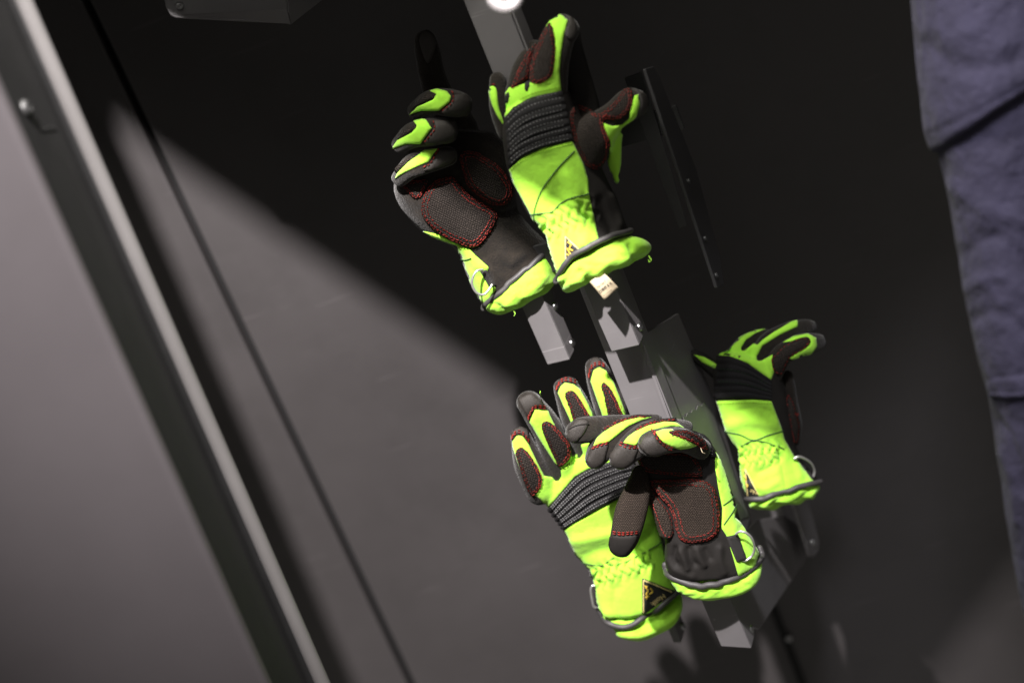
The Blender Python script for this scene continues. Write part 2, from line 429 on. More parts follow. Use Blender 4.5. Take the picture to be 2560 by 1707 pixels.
    def dashes(s, part, material, line, tree, parent, dash=7.0, gap=3.5, w=0.55, h=0.35, closed=False, jit=0.6, kind=True):
        P = resample(line, 1.0, closed)
        V = []; F = []; i = 0; n = len(P)
        pts = []
        while i + dash < n:
            pts.append((P[int(i)] + np.random.uniform(-jit, jit, 2), P[int(i+dash)] + np.random.uniform(-jit, jit, 2))); i += dash + gap
        if not pts: return None
        flat = [p for ab in pts for p in ab]
        D, N = s.drape(flat, tree)
        for k in range(len(pts)):
            a, b = D[2*k], D[2*k+1]; n_ = N[2*k] + N[2*k+1]; n_ /= np.linalg.norm(n_) + 1e-9
            t = b - a; l = np.linalg.norm(t)
            if l < 1e-5 or l > 0.012: continue
            t /= l; sd = np.cross(t, n_); sd /= np.linalg.norm(sd) + 1e-9
            o = len(V); hh = (h + w*0.5)*0.001; ww = w*0.001
            for c in (a, (a+b)/2 + n_*ww*0.5, b):
                for u, z in ((-1, -0.6), (-0.7, 0.5), (0.7, 0.5), (1, -0.6)): V.append(c + sd*u*ww + n_*(hh + z*ww))
            for q in (0, 4):
                for e in range(3): F.append((o+q+e, o+q+e+1, o+q+e+5, o+q+e+4))
            F.append((o, o+1, o+2, o+3)); F.append((o+8, o+9, o+10, o+11))
        if not V: return None
        return mesh_obj(part, to_world(V), F, material, parent)
    def inset(s, B, d):
        T = np.roll(B, -1, 0) - np.roll(B, 1, 0); T /= np.linalg.norm(T, axis=1)[:, None] + 1e-9
        A = 0.5*np.sum(B[:, 0]*np.roll(B[:, 1], -1) - np.roll(B[:, 0], -1)*B[:, 1])
        N = np.stack([-T[:, 1], T[:, 0]], 1) * (1 if A > 0 else -1)
        Q = B + N*d
        keep = inside(B, Q) & (seg_dist(Q, B, True) > d*0.8)
        return Q[keep] if keep.sum() > 3 else Q
    def patch(s, poly, material='patch', part='finger_patch', h=2.0, puff=1.0, rows=(3.0, 8.0), uvrot=0.0, target=None, ribs=None, reg=None, smooth=True, dens=1.0, g=5.0):
        o, tree, B = s.panel(part, material, poly, h=h, puff=puff, pw=9, uvrot=uvrot, target=target, ribs=ribs, reg=reg, smooth=smooth, g=g)
        for r in rows:
            st = s.dashes('stitching', 'red_thread', s.inset(B, r), tree, o, dash=6.0, gap=3.2/dens, w=0.34, closed=True, jit=1.5)
            if st: st['kind'] = 'stuff'
        return o, tree, B
    def tube(s, part, material, line, r, h=0.0, target=None, parent=None, step=5.0, seg=10, smooth=True, relax=3):
        P = crom(np.array(line, float), 8) if smooth and len(line) > 2 else np.array(line, float)
        P = resample(P, step)
        D, N = s.drape(P, s.bvh(target))
        for _ in range(relax):
            D[1:-1] = 0.5*D[1:-1] + 0.25*(D[:-2] + D[2:]); N[1:-1] = 0.5*N[1:-1] + 0.25*(N[:-2] + N[2:])
        N /= np.linalg.norm(N, axis=1)[:, None] + 1e-9
        D = D + N*h*0.001
        V, F = tube_mesh(D, np.full(len(D), r*0.001), seg)
        return mesh_obj(part, to_world(V), F, material, parent or s.root)
    def band(s, top, bot, nribs, amp=1.6, base=1.0, thread='white_thread', target=None, uvrot=0.0, nu=70, rows=None, tw=0.3, td=(4.0, 5.0)):
        T = resample(crom(np.array(top, float), 8), 2.0); Bm = resample(crom(np.array(bot, float), 8), 2.0)
        ti = np.linspace(0, 1, nu)
        def ev(A): 
            k = np.linspace(0, 1, len(A)); return np.stack([np.interp(ti, k, A[:, 0]), np.interp(ti, k, A[:, 1])], 1)
        T, Bm = ev(T), ev(Bm); nv = nribs*8 + 1
        vv = np.linspace(0, 1, nv)
        Q = np.concatenate([T*(1-v) + Bm*v for v in vv]); tree = s.bvh(target)
        D, N = s.drape(Q, tree)
        D = D.reshape(nv, nu, 3); N = N.reshape(nv, nu, 3)
        for _ in range(6):
            D[1:-1, 1:-1] = 0.2*D[1:-1, 1:-1] + 0.2*(D[:-2, 1:-1]+D[2:, 1:-1]+D[1:-1, :-2]+D[1:-1, 2:])
            N[1:-1, 1:-1] = 0.2*N[1:-1, 1:-1] + 0.2*(N[:-2, 1:-1]+N[2:, 1:-1]+N[1:-1, :-2]+N[1:-1, 2:])
        N /= np.linalg.norm(N, axis=2)[:, :, None] + 1e-9
        wavy = 0.12*np.sin(np.linspace(0, 5, nu) + s.seed)[None, :]*np.sin(math.pi*vv)[:, None]
        hh = base + amp*np.abs(np.sin(math.pi*nribs*(vv[:, None] + wavy/nribs*1.5)))**0.6 * (1 + 0.25*np.sin(np.linspace(0, 9, nu) + s.seed*2)[None, :])
        hh[0] = hh[-1] = 0.2
        V = (D + N*hh[:, :, None]*0.001).reshape(-1, 3); F = []
        for a in range(nv-1):
            for b in range(nu-1): F.append((a*nu+b, a*nu+b+1, (a+1)*nu+b+1, (a+1)*nu+b))
        mm = Q*PX*1000; c, sn = math.cos(uvrot), math.sin(uvrot)
        uv = np.stack([mm[:, 0]*c - mm[:, 1]*sn, mm[:, 0]*sn + mm[:, 1]*c], 1)
        o = mesh_obj('knuckle_band', to_world(V), F, 'band', s.root, uv=uv)
        tree2 = BVHTree.FromPolygons(V.tolist(), F)
        Vv = []
        for v in (rows if rows is not None else [(k+0.5)/nribs for k in range(nribs)]):
            line = T*(1-v) + Bm*v
            st = s.dashes('stitching', thread, line[2:-2], tree2, o, dash=td[0], gap=td[1], w=tw, h=0.1, jit=0.25)
            if st: st['kind'] = 'stuff'
        s.bodies['band'] = (V, F)
        return o
    def text(s, part, material, string, org, direction, height, tree, parent, h=0.3, stretch=1.0, mirror=False):
        cu = bpy.data.curves.new('t', 'FONT'); cu.body = string; cu.size = 1.0; cu.resolution_u = 3
        t = bpy.data.objects.new('t', cu); C.objects.link(t)
        dg = bpy.context.evaluated_depsgraph_get(); dg.update()
        me = t.evaluated_get(dg).to_mesh()
        co = np.array([v.co[:2] for v in me.vertices]); F = [tuple(p.vertices) for p in me.polygons]
        bpy.data.objects.remove(t); bpy.data.curves.remove(cu)
        if not len(co): return
        co = co / 0.70 * height; co[:, 0] *= stretch
        dx = np.array(direction, float); dx /= np.linalg.norm(dx); up = np.array([dx[1], -dx[0]])
        Q = np.array(org, float) + co[:, :1]*dx + co[:, 1:]*up
        D, N = s.drape(Q, tree)
        return mesh_obj(part, to_world(D + N*h*0.001), F, material, parent)
    def badge(s, tri, text_org, text_dir, th, emblem, target, frame=True):
        o, tree, B = s.panel('badge', 'badge_black', tri, h=2.6, smooth=False, target=target, g=5, relax=1)
        I = s.inset(s.poly_px(tri, False, 3), 5.5)
        c = np.mean(np.array(tri, float), 0)
        T3 = np.array(tri, float); T3 = c + (T3 - c)*0.80
        apex, q1, q2 = T3[0], T3[1], T3[2]
        for a, b in ((apex, q1), (apex, q2)):
            P = resample(np.array([a, b]), 3.0); D, N = s.drape(P, tree)
            V, F = tube_mesh(D + N*0.0003, np.full(len(D), 0.00055), 6); mesh_obj('border_thread', to_world(V), F, 'badge_cream', o)
        if text_org is not None:
            s.text('lettering', 'badge_cream', 'Holík', text_org, text_dir, th, tree, o, h=0.45)
        for e in emblem:
            P = resample(crom(np.array(e, float), 6), 2.0); D, N = s.drape(P, tree)
            V, F = tube_mesh(D + N*0.0004, np.full(len(D), 0.0006), 6); mesh_obj('emblem', to_world(V), F, 'badge_yellow', o)
        return o, tree
    def ring(s, part, material, pts, r, parent, closed=False):
        P = crom(np.array(pts, float), 8, closed)
        path = np.array([s.L(*p) for p in P])
        if closed: path = np.vstack([path, path[:1]])
        V, F = tube_mesh(path, np.full(len(path), r*0.001), 12)
        return mesh_obj(part, to_world(V), F, material, parent)

def box(name, x0, x1, y0, y1, z0, z1, material, parent=None, bev=0.001, seg=2):
    bm = bmesh.new(); bmesh.ops.create_cube(bm, size=1)
    for v in bm.verts: v.co = ((x0+x1)/2 + v.co.x*(x1-x0), (y0+y1)/2 + v.co.y*(y1-y0), (z0+z1)/2 + v.co.z*(z1-z0))
    if bev: bmesh.ops.bevel(bm, geom=bm.edges[:], offset=bev, segments=seg, affect='EDGES', profile=0.5)
    V = [tuple(v.co) for v in bm.verts]; bm.verts.index_update(); F = [[v.index for v in f.verts] for f in bm.faces]; bm.free()
    return mesh_obj(name, V, F, material, parent, smooth=False)
def wbox(name, x0, x1, y0, y1, z0, z1, material, parent=None, bev=0.001):
    o = box(name, x0, x1, y0, y1, z0, z1, material, None, bev); o.data.transform(WF); 
    if parent: o.parent = parent
    return o
def slab(name, pts, vec, material, parent=None, bev=0.0008):
    """a flat polygon of world points pushed along vec, edges bevelled."""
    bm = bmesh.new(); vec = Vector(vec)
    a = [bm.verts.new(p) for p in pts]; b = [bm.verts.new(Vector(p) + vec) for p in pts]; n = len(pts)
    bm.faces.new(a); bm.faces.new(b[::-1])
    for i in range(n): bm.faces.new((a[i], b[i], b[(i+1) % n], a[(i+1) % n]))
    bmesh.ops.recalc_face_normals(bm, faces=bm.faces)
    if bev: bmesh.ops.bevel(bm, geom=bm.edges[:], offset=bev, segments=2, affect='EDGES', profile=0.5)
    bm.verts.index_update(); V = [tuple(v.co) for v in bm.verts]; F = [[v.index for v in f.verts] for f in bm.faces]; bm.free()
    return mesh_obj(name, V, F, material, parent, smooth=False)
def screw(p, axis, r, parent, name='screw', material='screw_steel'):
    """button head with a hexagon socket."""
    ax = Vector(axis).normalized(); u = ax.orthogonal().normalized(); w = ax.cross(u); seg = 24
    prof = [(1.0, -0.3), (1.0, 0.15), (0.93, 0.38), (0.75, 0.58), (0.55, 0.66), (0.44, 0.66), (0.42, 0.2), (0.0, 0.15)]
    V = []; F = []
    for k, (rr, hh) in enumerate(prof):
        for i in range(seg):
            a = 2*math.pi*i/seg; q = rr
            if k in (5, 6): q = rr * math.cos(math.pi/6) / math.cos(((a + math.pi/6) % (math.pi/3)) - math.pi/6)
            V.append(Vector(p) + (u*math.cos(a) + w*math.sin(a))*q*r + ax*hh*r)
    for k in range(len(prof)-1):
        for i in range(seg): F.append((k*seg+i, k*seg+(i+1) % seg, (k+1)*seg+(i+1) % seg, (k+1)*seg+i))
    return mesh_obj(name, [tuple(v) for v in V], F, material, parent)
#SECTION_SETTING
# ------------------------------------------------------------------ the setting
xs = ((WFI @ wallpt(283, 54)).x + (WFI @ wallpt(990, 1707)).x) / 2
wall = wbox('wall', xs - 0.9, xs - 0.0042, WALL_Y - 0.002, WALL_Y + 0.02, -0.9, 0.9, 'wall_paint', bev=0.002); tag(wall, kind='structure')
wbox('wall_panel', xs + 0.0042, xs + 1.7, WALL_Y, WALL_Y + 0.02, -0.9, 0.9, 'wall_paint', wall, bev=0.002)
wbox('joint_backing', xs - 0.02, xs + 0.02, WALL_Y + 0.022, WALL_Y + 0.03, -0.9, 0.9, 'gap_black', wall, bev=0)
# unseen board added to cut the work lamp's light off the upper wall
S1, S2 = wallpt(228, 225), wallpt(1300, 955)
T_OCC = 0.50
def occ(p): return KEY + (p - KEY) * T_OCC
ea, eb = occ(S1 + (S1 - S2) * 0.9), occ(S2 + (S2 - S1) * 1.06)
far = occ(wallpt(2300, -700)) - occ(S2)
shade_board = slab('shade_board', [ea, eb, eb + far, ea + far], WN * -0.012, 'rack_dark', bev=0.001); tag(shade_board, kind='structure')

zc = max(wallpt(0, 0).z, wallpt(0, 0, -0.3).z) + 0.03
pn = (S1 - KEY).cross(S2 - KEY).normalized()     # the sheet of light that grazes the board's edge
if pn.dot(wallpt(1900, 200) - KEY) < 0: pn = -pn
cp = [WF @ Vector((x, y, zc)) for x, y in ((xs - 0.9, -0.10), (xs + 1.7, -0.10), (xs + 1.7, WALL_Y - 0.004), (xs - 0.9, WALL_Y - 0.004))]
out = []
for i in range(4):
    A_, B_ = cp[i], cp[(i+1) % 4]; da, db = (A_ - KEY).dot(pn) - 0.004, (B_ - KEY).dot(pn) - 0.004
    if da > 0: out.append(A_)
    if da * db < 0: out.append(A_ + (B_ - A_) * (da / (da - db)))
ceiling = slab('ceiling', out, (0, 0, 0.015), 'rack_dark', bev=0.001); tag(ceiling, kind='structure')  # shaped to keep overhead fill off the wall and let the work lamp past

# locker door on the near side: panel, folded side, rolled lip
DD = 0.35
pe = wpt(290, 871, DD)                          # a point of the panel's folded edge
pw = WFI @ pe
FOLD = 0.10
def prof_extrude(name, prof, material, parent=None, z0=-0.75, z1=0.75, smooth=True):
    V = []; F = []; n = len(prof)
    for z in (z0, z1):
        for x, y in prof: V.append(tuple(WF @ Vector((pw.x + x + 0.045*z, pw.y + y, pw.z + z))))
    for i in range(n-1): F.append((i, i+1, n+i+1, n+i))
    return mesh_obj(name, V, F, material, parent, smooth=smooth)
def arc(cx, cy, r, a0, a1, n=8): return [(cx + r*math.cos(R(a0 + (a1-a0)*i/n)), cy + r*math.sin(R(a0 + (a1-a0)*i/n))) for i in range(n+1)]
door = empty('locker_door', pe); tag(door, 'dark grey folded metal locker door with a bright lip, nearest and out of focus', 'door')
prof_extrude('door_panel', [(-0.7, 0.0), (-0.012, 0.0)] + arc(-0.006, 0.006, 0.006, -90, 0) + [(0.0, 0.012)], 'door_paint', door)
prof_extrude('shaded_fold', [(0.0, 0.012), (0.0, FOLD - 0.006)] + arc(0.006, FOLD - 0.006, 0.006, 180, 90)[1:], 'fold_shade', door)  # folded side of the door, its shade painted as near-black
prof_extrude('door_lip', [(0.006, FOLD)] + arc(0.011, FOLD, 0.0065, -170, 40, 12) + [(0.011, FOLD + 0.012), (-0.7, FOLD + 0.012)], 'rim_metal', door)
WX = WF @ Vector((1, 0, 0))
def foldpt(x, y, off=0.0):
    o = MW.translation; r = (MW @ loc(x, y)) - o
    return o + r * ((pe.dot(WX) + off - o.dot(WX)) / r.dot(WX))
screw(foldpt(62, 272, 0.008), WX, 0.0065, door, material='black_oxide')
slab('door_joint', [foldpt(100, 322, 0.0078), foldpt(136, 314, 0.0078), foldpt(137, 317, 0.0078), foldpt(101, 325, 0.0078)], WX*0.0004, 'gap_black', door, bev=0)

# lamp bracket under the ceiling
def sheet(name, pts, thick, material, parent, bev=0.0006):
    P = [wpt(*p) for p in pts]; n = (P[1]-P[0]).cross(P[2]-P[0]).normalized()
    if n.dot(MW.translation - P[0]) > 0: n = -n
    return slab(name, P, n*thick, material, parent, bev)
LD = 0.16
while min((wpt(x, y, LD) - KEY).dot(pn) for x, y in ((440, 44), (726, 60))) < -0.004 and LD > -0.2: LD -= 0.01
lb = empty('ceiling_bracket', wpt(700, 0, LD)); tag(lb, 'folded sheet metal bracket with a domed rivet hanging under the dark ceiling', 'bracket')
sheet('front_flange', [(400, -60, LD), (414, 18, LD), (424, 36, LD), (440, 43, LD), (722, 57, LD), (708, -60, LD)], 0.003, 'rack_paint', lb)
sheet('lower_lip', [(424, 37, LD + 0.002), (440, 44, LD + 0.003), (726, 58, LD + 0.003), (716, 22, LD + 0.010)], 0.002, 'rack_paint', lb)
sheet('side_flange', [(711, -60, LD), (728, 62, LD), (812, -4, LD - 0.05), (840, -60, LD - 0.06)], 0.003, 'rack_paint', lb)
screw(wpt(449, 15, LD + 0.0035), MW.translation - wpt(449, 15, LD), 0.0035, lb, 'rivet')

# ------------------------------------------------------------------ glove rack
PY = -0.022                                      # front plane of the post
xl, xr = wplane(1502, 856, 1, PY).x, wplane(1606, 863, 1, PY).x
zt, zb = wplane(1120, -130, 1, PY).z, wplane(1640, 1190, 1, PY).z
rack = empty('glove_rack', Vector(((xl+xr)/2, PY + 0.05, zb)))
tag(rack, 'grey sheet metal glove drying rack with a tall post and bolted hanger brackets', 'rack')
box('post', xl, xr - 0.0012, PY, PY + 0.004, zb, zt, 'rack_paint', rack, bev=0.0008)
box('post_edge', xr + 0.0002, xr + 0.0022, PY - 0.0015, PY + 0.02, zb, zt, 'rack_paint', rack, bev=0.0005)
XS = xr + 0.001
def xpoly(name, pts, X, th, material, bev=0.0006, parent=None):
    return slab(name, [wplane(x, y, 0, X) for x, y in pts], (-th, 0, 0), material, parent or rack, bev)
xpoly('side_plate', [(1604, 850), (1621, 829), (1696, 783), (1783, 987), (1876, 1290), (1850, 1400), (1760, 1290), (1676, 1046)], XS, 0.003, 'rack_paint')
tz = [(1708, 1042), (1716, 1040), (1719, 1032), (1728, 1031), (1732, 1024), (1741, 1024), (1745, 1014), (1753, 1015), (1761, 1006), (1780, 1024), (1872, 1290), (1815, 1310)]
xpoly('tape_strip', tz, XS + 0.0014, 0.0006, 'tape', bev=0)
def bracket(quad, Y, depth, screws=(), material='rack_paint', rr=0.010, left=True):
    tl, tr, br, bl = [wplane(x, y, 1, Y) for x, y in quad]
    o = slab('hanger_bracket', [tl, tr, br, bl], (0, 0.002, 0), material, rack, bev=0.0007)
    for top, bot, sgn in ((tr, br, -1), (tl, bl, 1)):
        if sgn > 0 and not left: continue
        a, b = Vector(top), Vector(bot); up = (a-b).normalized()
        pts = [a + Vector((0, 0.0022, 0)), b + Vector((0, 0.0022, 0))]
        c = b + Vector((0, depth - rr, 0)) + up*rr
        for i in range(7):
            t = R(90*i/6); pts.append(c + Vector((0, rr*math.sin(t), 0)) - up*rr*math.cos(t))
        pts.append(a + Vector((0, depth, 0)))
        slab('flange', pts, (0.002*sgn, 0, 0), material, o, bev=0.0005)
    for x, y in screws:
        p = wplane(x, y, 0, (tr.x + br.x)/2 + 0.0004); screw(p, (1, 0, 0), 0.0042, o)
    return o
BY = -0.012
bracket([(1258, 662), (1317, 649), (1424, 899), (1369, 912)], BY + 0.03, 0.026, [(1429, 857), (1386, 765)])
bracket([(1420, 629), (1495, 613), (1598, 863), (1529, 879)], BY - 0.040, 0.026, [(1598, 817)])
bracket([(1590, 1380), (1609, 1380), (1703, 1606), (1684, 1606)], BY + 0.02, 0.026, [(1705, 1564)])
bracket([(1695, 1365), (1771, 1370), (1878, 1620), (1803, 1615)], BY - 0.03, 0.030, [(1877, 1572)])
xD = wplane(1878, 1620, 1, BY - 0.03).x
xpoly('arm_plate', [(1892, 1300), (1962, 1288), (1998, 1312), (2022, 1387), (1951, 1493), (1899, 1572), (1868, 1560), (1800, 1400)], xD - 0.004, 0.003, 'rack_paint')
ab = slab('hanger_bracket', [wplane(x, y, 1, wplane(1960, 1290, 0, xD - 0.004).y) for x, y in [(1860, 1240), (1945, 1240), (1960, 1287), (1892, 1358)]], (0, 0.003, 0), 'rack_paint', rack)
sp = xpoly('rear_flange', [(1975, 1230), (2015, 1225), (2048, 1352), (2046, 1376), (2036, 1390), (2025, 1388)], xD + 0.012, 0.003, 'rack_paint')
screw(wplane(2032, 1355, 0, xD + 0.0125), (1, 0, 0), 0.0042, sp)
# hanger behind the thumb of the upper glove, and the thin plate beside it
xB = wplane(1700, 500, 1, 0.075).x
hb = slab('hanger_bracket', [wplane(x, y, 1, 0.075) for x, y in [(1560, 196), (1605, 180), (1719, 566), (1697, 573)]], (0, 0.002, 0), 'rack_dark', rack)
hp = xpoly('edge_plate', [(1614, 172), (1634, 166), (1648, 190), (1740, 420), (1800, 640), (1810, 712), (1794, 719)], xB + 0.03, 0.003, 'rack_dark', parent=hb)
for q in ((1722, 454), (1763, 597), (1791, 689)): screw(wplane(q[0], q[1], 0, xB + 0.0305), (1, 0, 0), 0.0028, hb, material='black_oxide')
# eyelet hanging above the post, where the work lamp just reaches it
RING_D = 0.03
while (wpt(1262, -12, RING_D) - KEY).dot(pn) > -0.03 and RING_D < 0.6: RING_D += 0.01
print('RING_D', RING_D)
V, F = [], []
ec = wpt(1262, -12, RING_D); ax = (MW.translation - ec).normalized(); ax = (ax + Vector((0.25, 0, 0.1))).normalized(); u = ax.orthogonal().normalized(); w_ = ax.cross(u)
for i in range(40):
    a = 2*math.pi*i/40; c = u*math.cos(a) + w_*math.sin(a)
    for j in range(14):
        b = 2*math.pi*j/14; V.append(tuple(ec + c*(0.0083 + 0.0033*math.cos(b)) + ax*0.004*math.sin(b)))
for i in range(40):
    for j in range(14): F.append((i*14+j, i*14+(j+1) % 14, ((i+1) % 40)*14+(j+1) % 14, ((i+1) % 40)*14+j))
eye = empty('hanging_eyelet', ec); tag(eye, 'white plastic eyelet hanging at the top edge above the rack post', 'eyelet')
mesh_obj('ring', V, F, 'white_plastic', eye)
cv = [np.array(ec) + np.array((0.0, 0.0, 0.0083 + 0.01*i)) for i in range(40)]
V, F = tube_mesh(cv, np.full(40, 0.0012), 8, ref=(0, 1, 0)); mesh_obj('cord', V, F, 'white_plastic', eye)
# cross arms that carry the brackets
def arm(p0, p1, y0, y1, zh):
    z0, z1 = zh; box('cross_arm', min(p0, p1), max(p0, p1), y0, y1, min(z0, z1), max(z0, z1), 'rack_dark', rack, bev=0.0008)
arm(wplane(1345, 700, 1, BY + 0.03).x, xl + 0.004, BY + 0.036, BY + 0.040, (wplane(1340, 620, 1, BY + 0.03).z, wplane(1370, 690, 1, BY + 0.03).z))
arm(xl + 0.004, xl + 0.008, PY + 0.0045, BY + 0.040, (wplane(1340, 620, 1, BY + 0.03).z, wplane(1370, 690, 1, BY + 0.03).z))
arm(wplane(1650, 1480, 1, BY + 0.02).x, xD - 0.008, BY + 0.030, BY + 0.034, (wplane(1680, 1440, 1, BY + 0.02).z, wplane(1700, 1500, 1, BY + 0.02).z))
arm(xr, xB + 0.026, 0.078, 0.082, (wplane(1600, 290, 1, 0.078).z, wplane(1620, 350, 1, 0.078).z))
arm(xr - 0.006, xr - 0.002, PY + 0.0045, 0.082, (wplane(1600, 290, 1, 0.078).z, wplane(1620, 350, 1, 0.078).z))
# dark trim on the wall, low beside the rack
xt = (WFI @ wallpt(1965, 1600)).x
trim = wbox('trim_strip', xt - 0.004, xt + 0.0045, WALL_Y - 0.006, WALL_Y - 0.0005, -0.9, wallpt(1935, 1480).z, 'gap_black', wall, bev=0.001)
screw(wallpt(1972, 1595, -0.0062), -WN, 0.0042, trim)

# ------------------------------------------------------------------ person's leg
leg = Soft('person', 'leg of a person in navy cargo trousers with a pocket flap, standing beside the rack', 'person', (2450, 800), 0.28, (2560, 1720), slope=0.0, seed=4)
SE = [(2270, -160, 2850, -160, -10, 170), (2284, 0, 2840, 0, 0, 170), (2300, 180, 2830, 180, 0, 165), (2330, 330, 2820, 330, 0, 160), (2366, 480, 2805, 480, 0, 155), (2402, 680, 2790, 680, 0, 146),
      (2432, 860, 2785, 860, 4, 140), (2470, 1000, 2790, 1000, 4, 136), (2512, 1220, 2800, 1220, 0, 128), (2545, 1420, 2806, 1420, 0, 120), (2575, 1640, 2815, 1640, 0, 115), (2600, 1800, 2815, 1800, 0, 110)]
leg.body('leg', 'trouser_leg', 'trouser', [leg.loft(SE, e=2.1)], voxel=0.0028, it=4, wob=(10, 0.0045), strokes=[
    ([(2400, 640), (2480, 590), (2580, 660)], 20, -3.5), ([(2385, 470), (2460, 520), (2570, 560)], 22, 3.0), ([(2415, 720), (2500, 690), (2580, 740)], 18, 3.0), ([(2430, 800), (2490, 780), (2570, 830)], 14, -3.0),
    ([(2480, 1040), (2530, 1110), (2560, 1230)], 14, -3), ([(2500, 1130), (2530, 1200), (2545, 1300)], 12, 2.5)])
fo = leg.body('flap', 'pocket_flap', 'trouser', [leg.loft([(2256, -190, 2862, -190, -10, 198), (2272, 0, 2856, -60, 0, 200), (2286, 160, 2850, -10, 0, 198), (2308, 310, 2844, 20, 0, 196), (2326, 368, 2838, 40, 0, 194), (2334, 380, 2834, 48, 0, 190)], e=2.1)], voxel=0.0028, it=3, wob=(9, 0.003), strokes=[
    ([(2322, 334), (2420, 292), (2600, 192)], 6, -2.0), ([(2310, 120), (2400, 170), (2540, 150)], 26, -3)])
kb = leg.panel('knee_band', 'trouser', [(2466, 948), (2520, 940), (2640, 930), (2640, 980), (2520, 988), (2474, 992)], h=3.0, smooth=False, g=10, target='leg', reg='knee', relax=6)[0]
leg.tube('knee_seam', 'trouser', [(2476, 988), (2520, 986), (2580, 982), (2640, 976)], 1.8, h=0.6, target='knee', parent=kb, relax=8)
# ------------------------------------------------------------------ gloves
UVA = R(0)
def d_at(x, y, Y): return d_of(wplane(x, y, 1, Y))
GRP = 'gloves drying on the rack'

# ---- B: upper glove, back of the hand, lime
B = Soft('rescue_glove', 'lime glove, uppermost, back of hand shown, pale size tag hanging from its cuff', 'glove', (1500, 620), d_at(1500, 620, BY - 0.040) - 0.002, (1500, 700), GRP, seed=2, slope=0.22)
B.body('hand', 'hand_shell', 'black_fabric', [
    B.loft([(1262, 285, 1424, 225, 2, 34), (1258, 345, 1448, 300, 2, 42), (1272, 428, 1490, 390, 0, 46), (1318, 525, 1532, 478, -2, 48), (1362, 592, 1550, 530, -2, 48), (1391, 698, 1578, 584, -2, 54, -18)]),
    B.chain([(1532, 318, -2, 20), (1533, 380, -6, 18), (1542, 452, -8, 7)]),
    B.chain([(1470, 330, -16, 40), (1450, 220, -20, 34), (1424, 120, -20, 28), (1420, 75, -20, 26)]),
    ], strokes=[([(1275, 445), (1300, 500), (1330, 540)], 14, 2.0), ([(1380, 400), (1400, 450), (1390, 500)], 22, -1.6), ([(1420, 440), (1440, 480), (1430, 520)], 16, 2.0), ([(1395, 560), (1420, 600), (1425, 640)], 10, -2.2), ([(1440, 540), (1462, 580), (1460, 610)], 12, 2.6), ([(1500, 500), (1515, 540), (1530, 575)], 10, -3.0), ([(1530, 490), (1545, 530), (1552, 560)], 8, 2.0)],
    gather=((1335, 585), (1490, 515), 34, 24, 1.9))
B.body('middle', 'finger', 'black_knit', [B.chain([(1372, 232, 2, 44), (1376, 160, 6, 42), (1394, 95, 6, 38), (1410, 74, 0, 35)])])
B.body('ring', 'finger', 'black_knit', [B.chain([(1300, 250, -2, 34), (1314, 180, -8, 32), (1338, 128, -16, 26)])])
B.body('little', 'finger', 'black_knit', [B.chain([(1268, 330, -14, 22), (1246, 262, -14, 21), (1243, 200, -18, 19)])])
B.body('thumb', 'thumb', 'black_knit', [B.chain([(1474, 380, 6, 40), (1490, 330, 12, 42), (1535, 288, 12, 30), (1572, 262, 8, 36), (1590, 258, 2, 32)])])
B.panel('back_panel', 'lime', [(1264, 296), (1251, 262), (1256, 245), (1275, 218), (1300, 212), (1330, 206), (1352, 205), (1374, 190), (1384, 150), (1386, 100), (1376, 70), (1362, 80), (1354, 72), (1370, 48), (1401, 37), (1420, 52), (1410, 87), (1403, 130), (1398, 179), (1403, 232), (1335, 246), (1296, 266)], h=1.3, target=['hand', 'middle', 'ring'], smooth=False, g=5)
B.patch([(1376, 58), (1385, 80), (1389, 128), (1384, 179), (1375, 196), (1350, 210), (1331, 207), (1324, 189), (1328, 153), (1346, 108), (1361, 74)], uvrot=R(15), target=['middle', 'hand'], dens=0.8)
B.patch([(1277, 222), (1289, 189), (1314, 137), (1334, 112), (1344, 108), (1328, 150), (1322, 189), (1312, 202), (1294, 216)], uvrot=R(25), target=['ring', 'hand', 'middle'], dens=0.8)
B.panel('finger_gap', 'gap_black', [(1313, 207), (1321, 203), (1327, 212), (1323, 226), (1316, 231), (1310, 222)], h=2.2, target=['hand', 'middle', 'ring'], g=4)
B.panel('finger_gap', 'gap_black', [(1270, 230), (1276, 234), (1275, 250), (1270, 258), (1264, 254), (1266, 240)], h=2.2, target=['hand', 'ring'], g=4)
B.panel('fingertip_cap', 'neoprene', [(1412, 34), (1432, 32), (1448, 60), (1446, 92), (1426, 100), (1412, 86), (1421, 52)], h=1.4, target='middle', g=5)
B.panel('side_panel', 'lime', [(1222, 222), (1240, 221), (1247, 268), (1261, 312), (1248, 298), (1231, 264)], h=1.2, target='little', g=5)
B.dashes('stitching', 'red_thread', np.array([(1222, 215), (1232, 211), (1243, 214)]), B.bvh('little'), B.root, h=1.0)['kind'] = 'stuff'
B.panel('cuff_panel', 'lime', [(1274, 424), (1304, 396), (1355, 372), (1430, 353), (1457, 408), (1470, 449), (1472, 485), (1483, 536), (1497, 600), (1440, 628), (1408, 660), (1394, 690), (1376, 630), (1366, 588), (1338, 561), (1324, 531), (1285, 459)], h=1.4, target='hand', smooth=False, g=4.2, relax=0)
B.band([(1266, 291), (1294, 262), (1335, 240), (1401, 225)], [(1276, 419), (1304, 394), (1355, 371), (1429, 353)], 7, amp=1.4, target=['hand', 'middle', 'ring'], uvrot=R(14), rows=[0.05, 0.15, 0.29, 0.38, 0.48, 0.57, 0.67, 0.76, 0.86, 0.94])
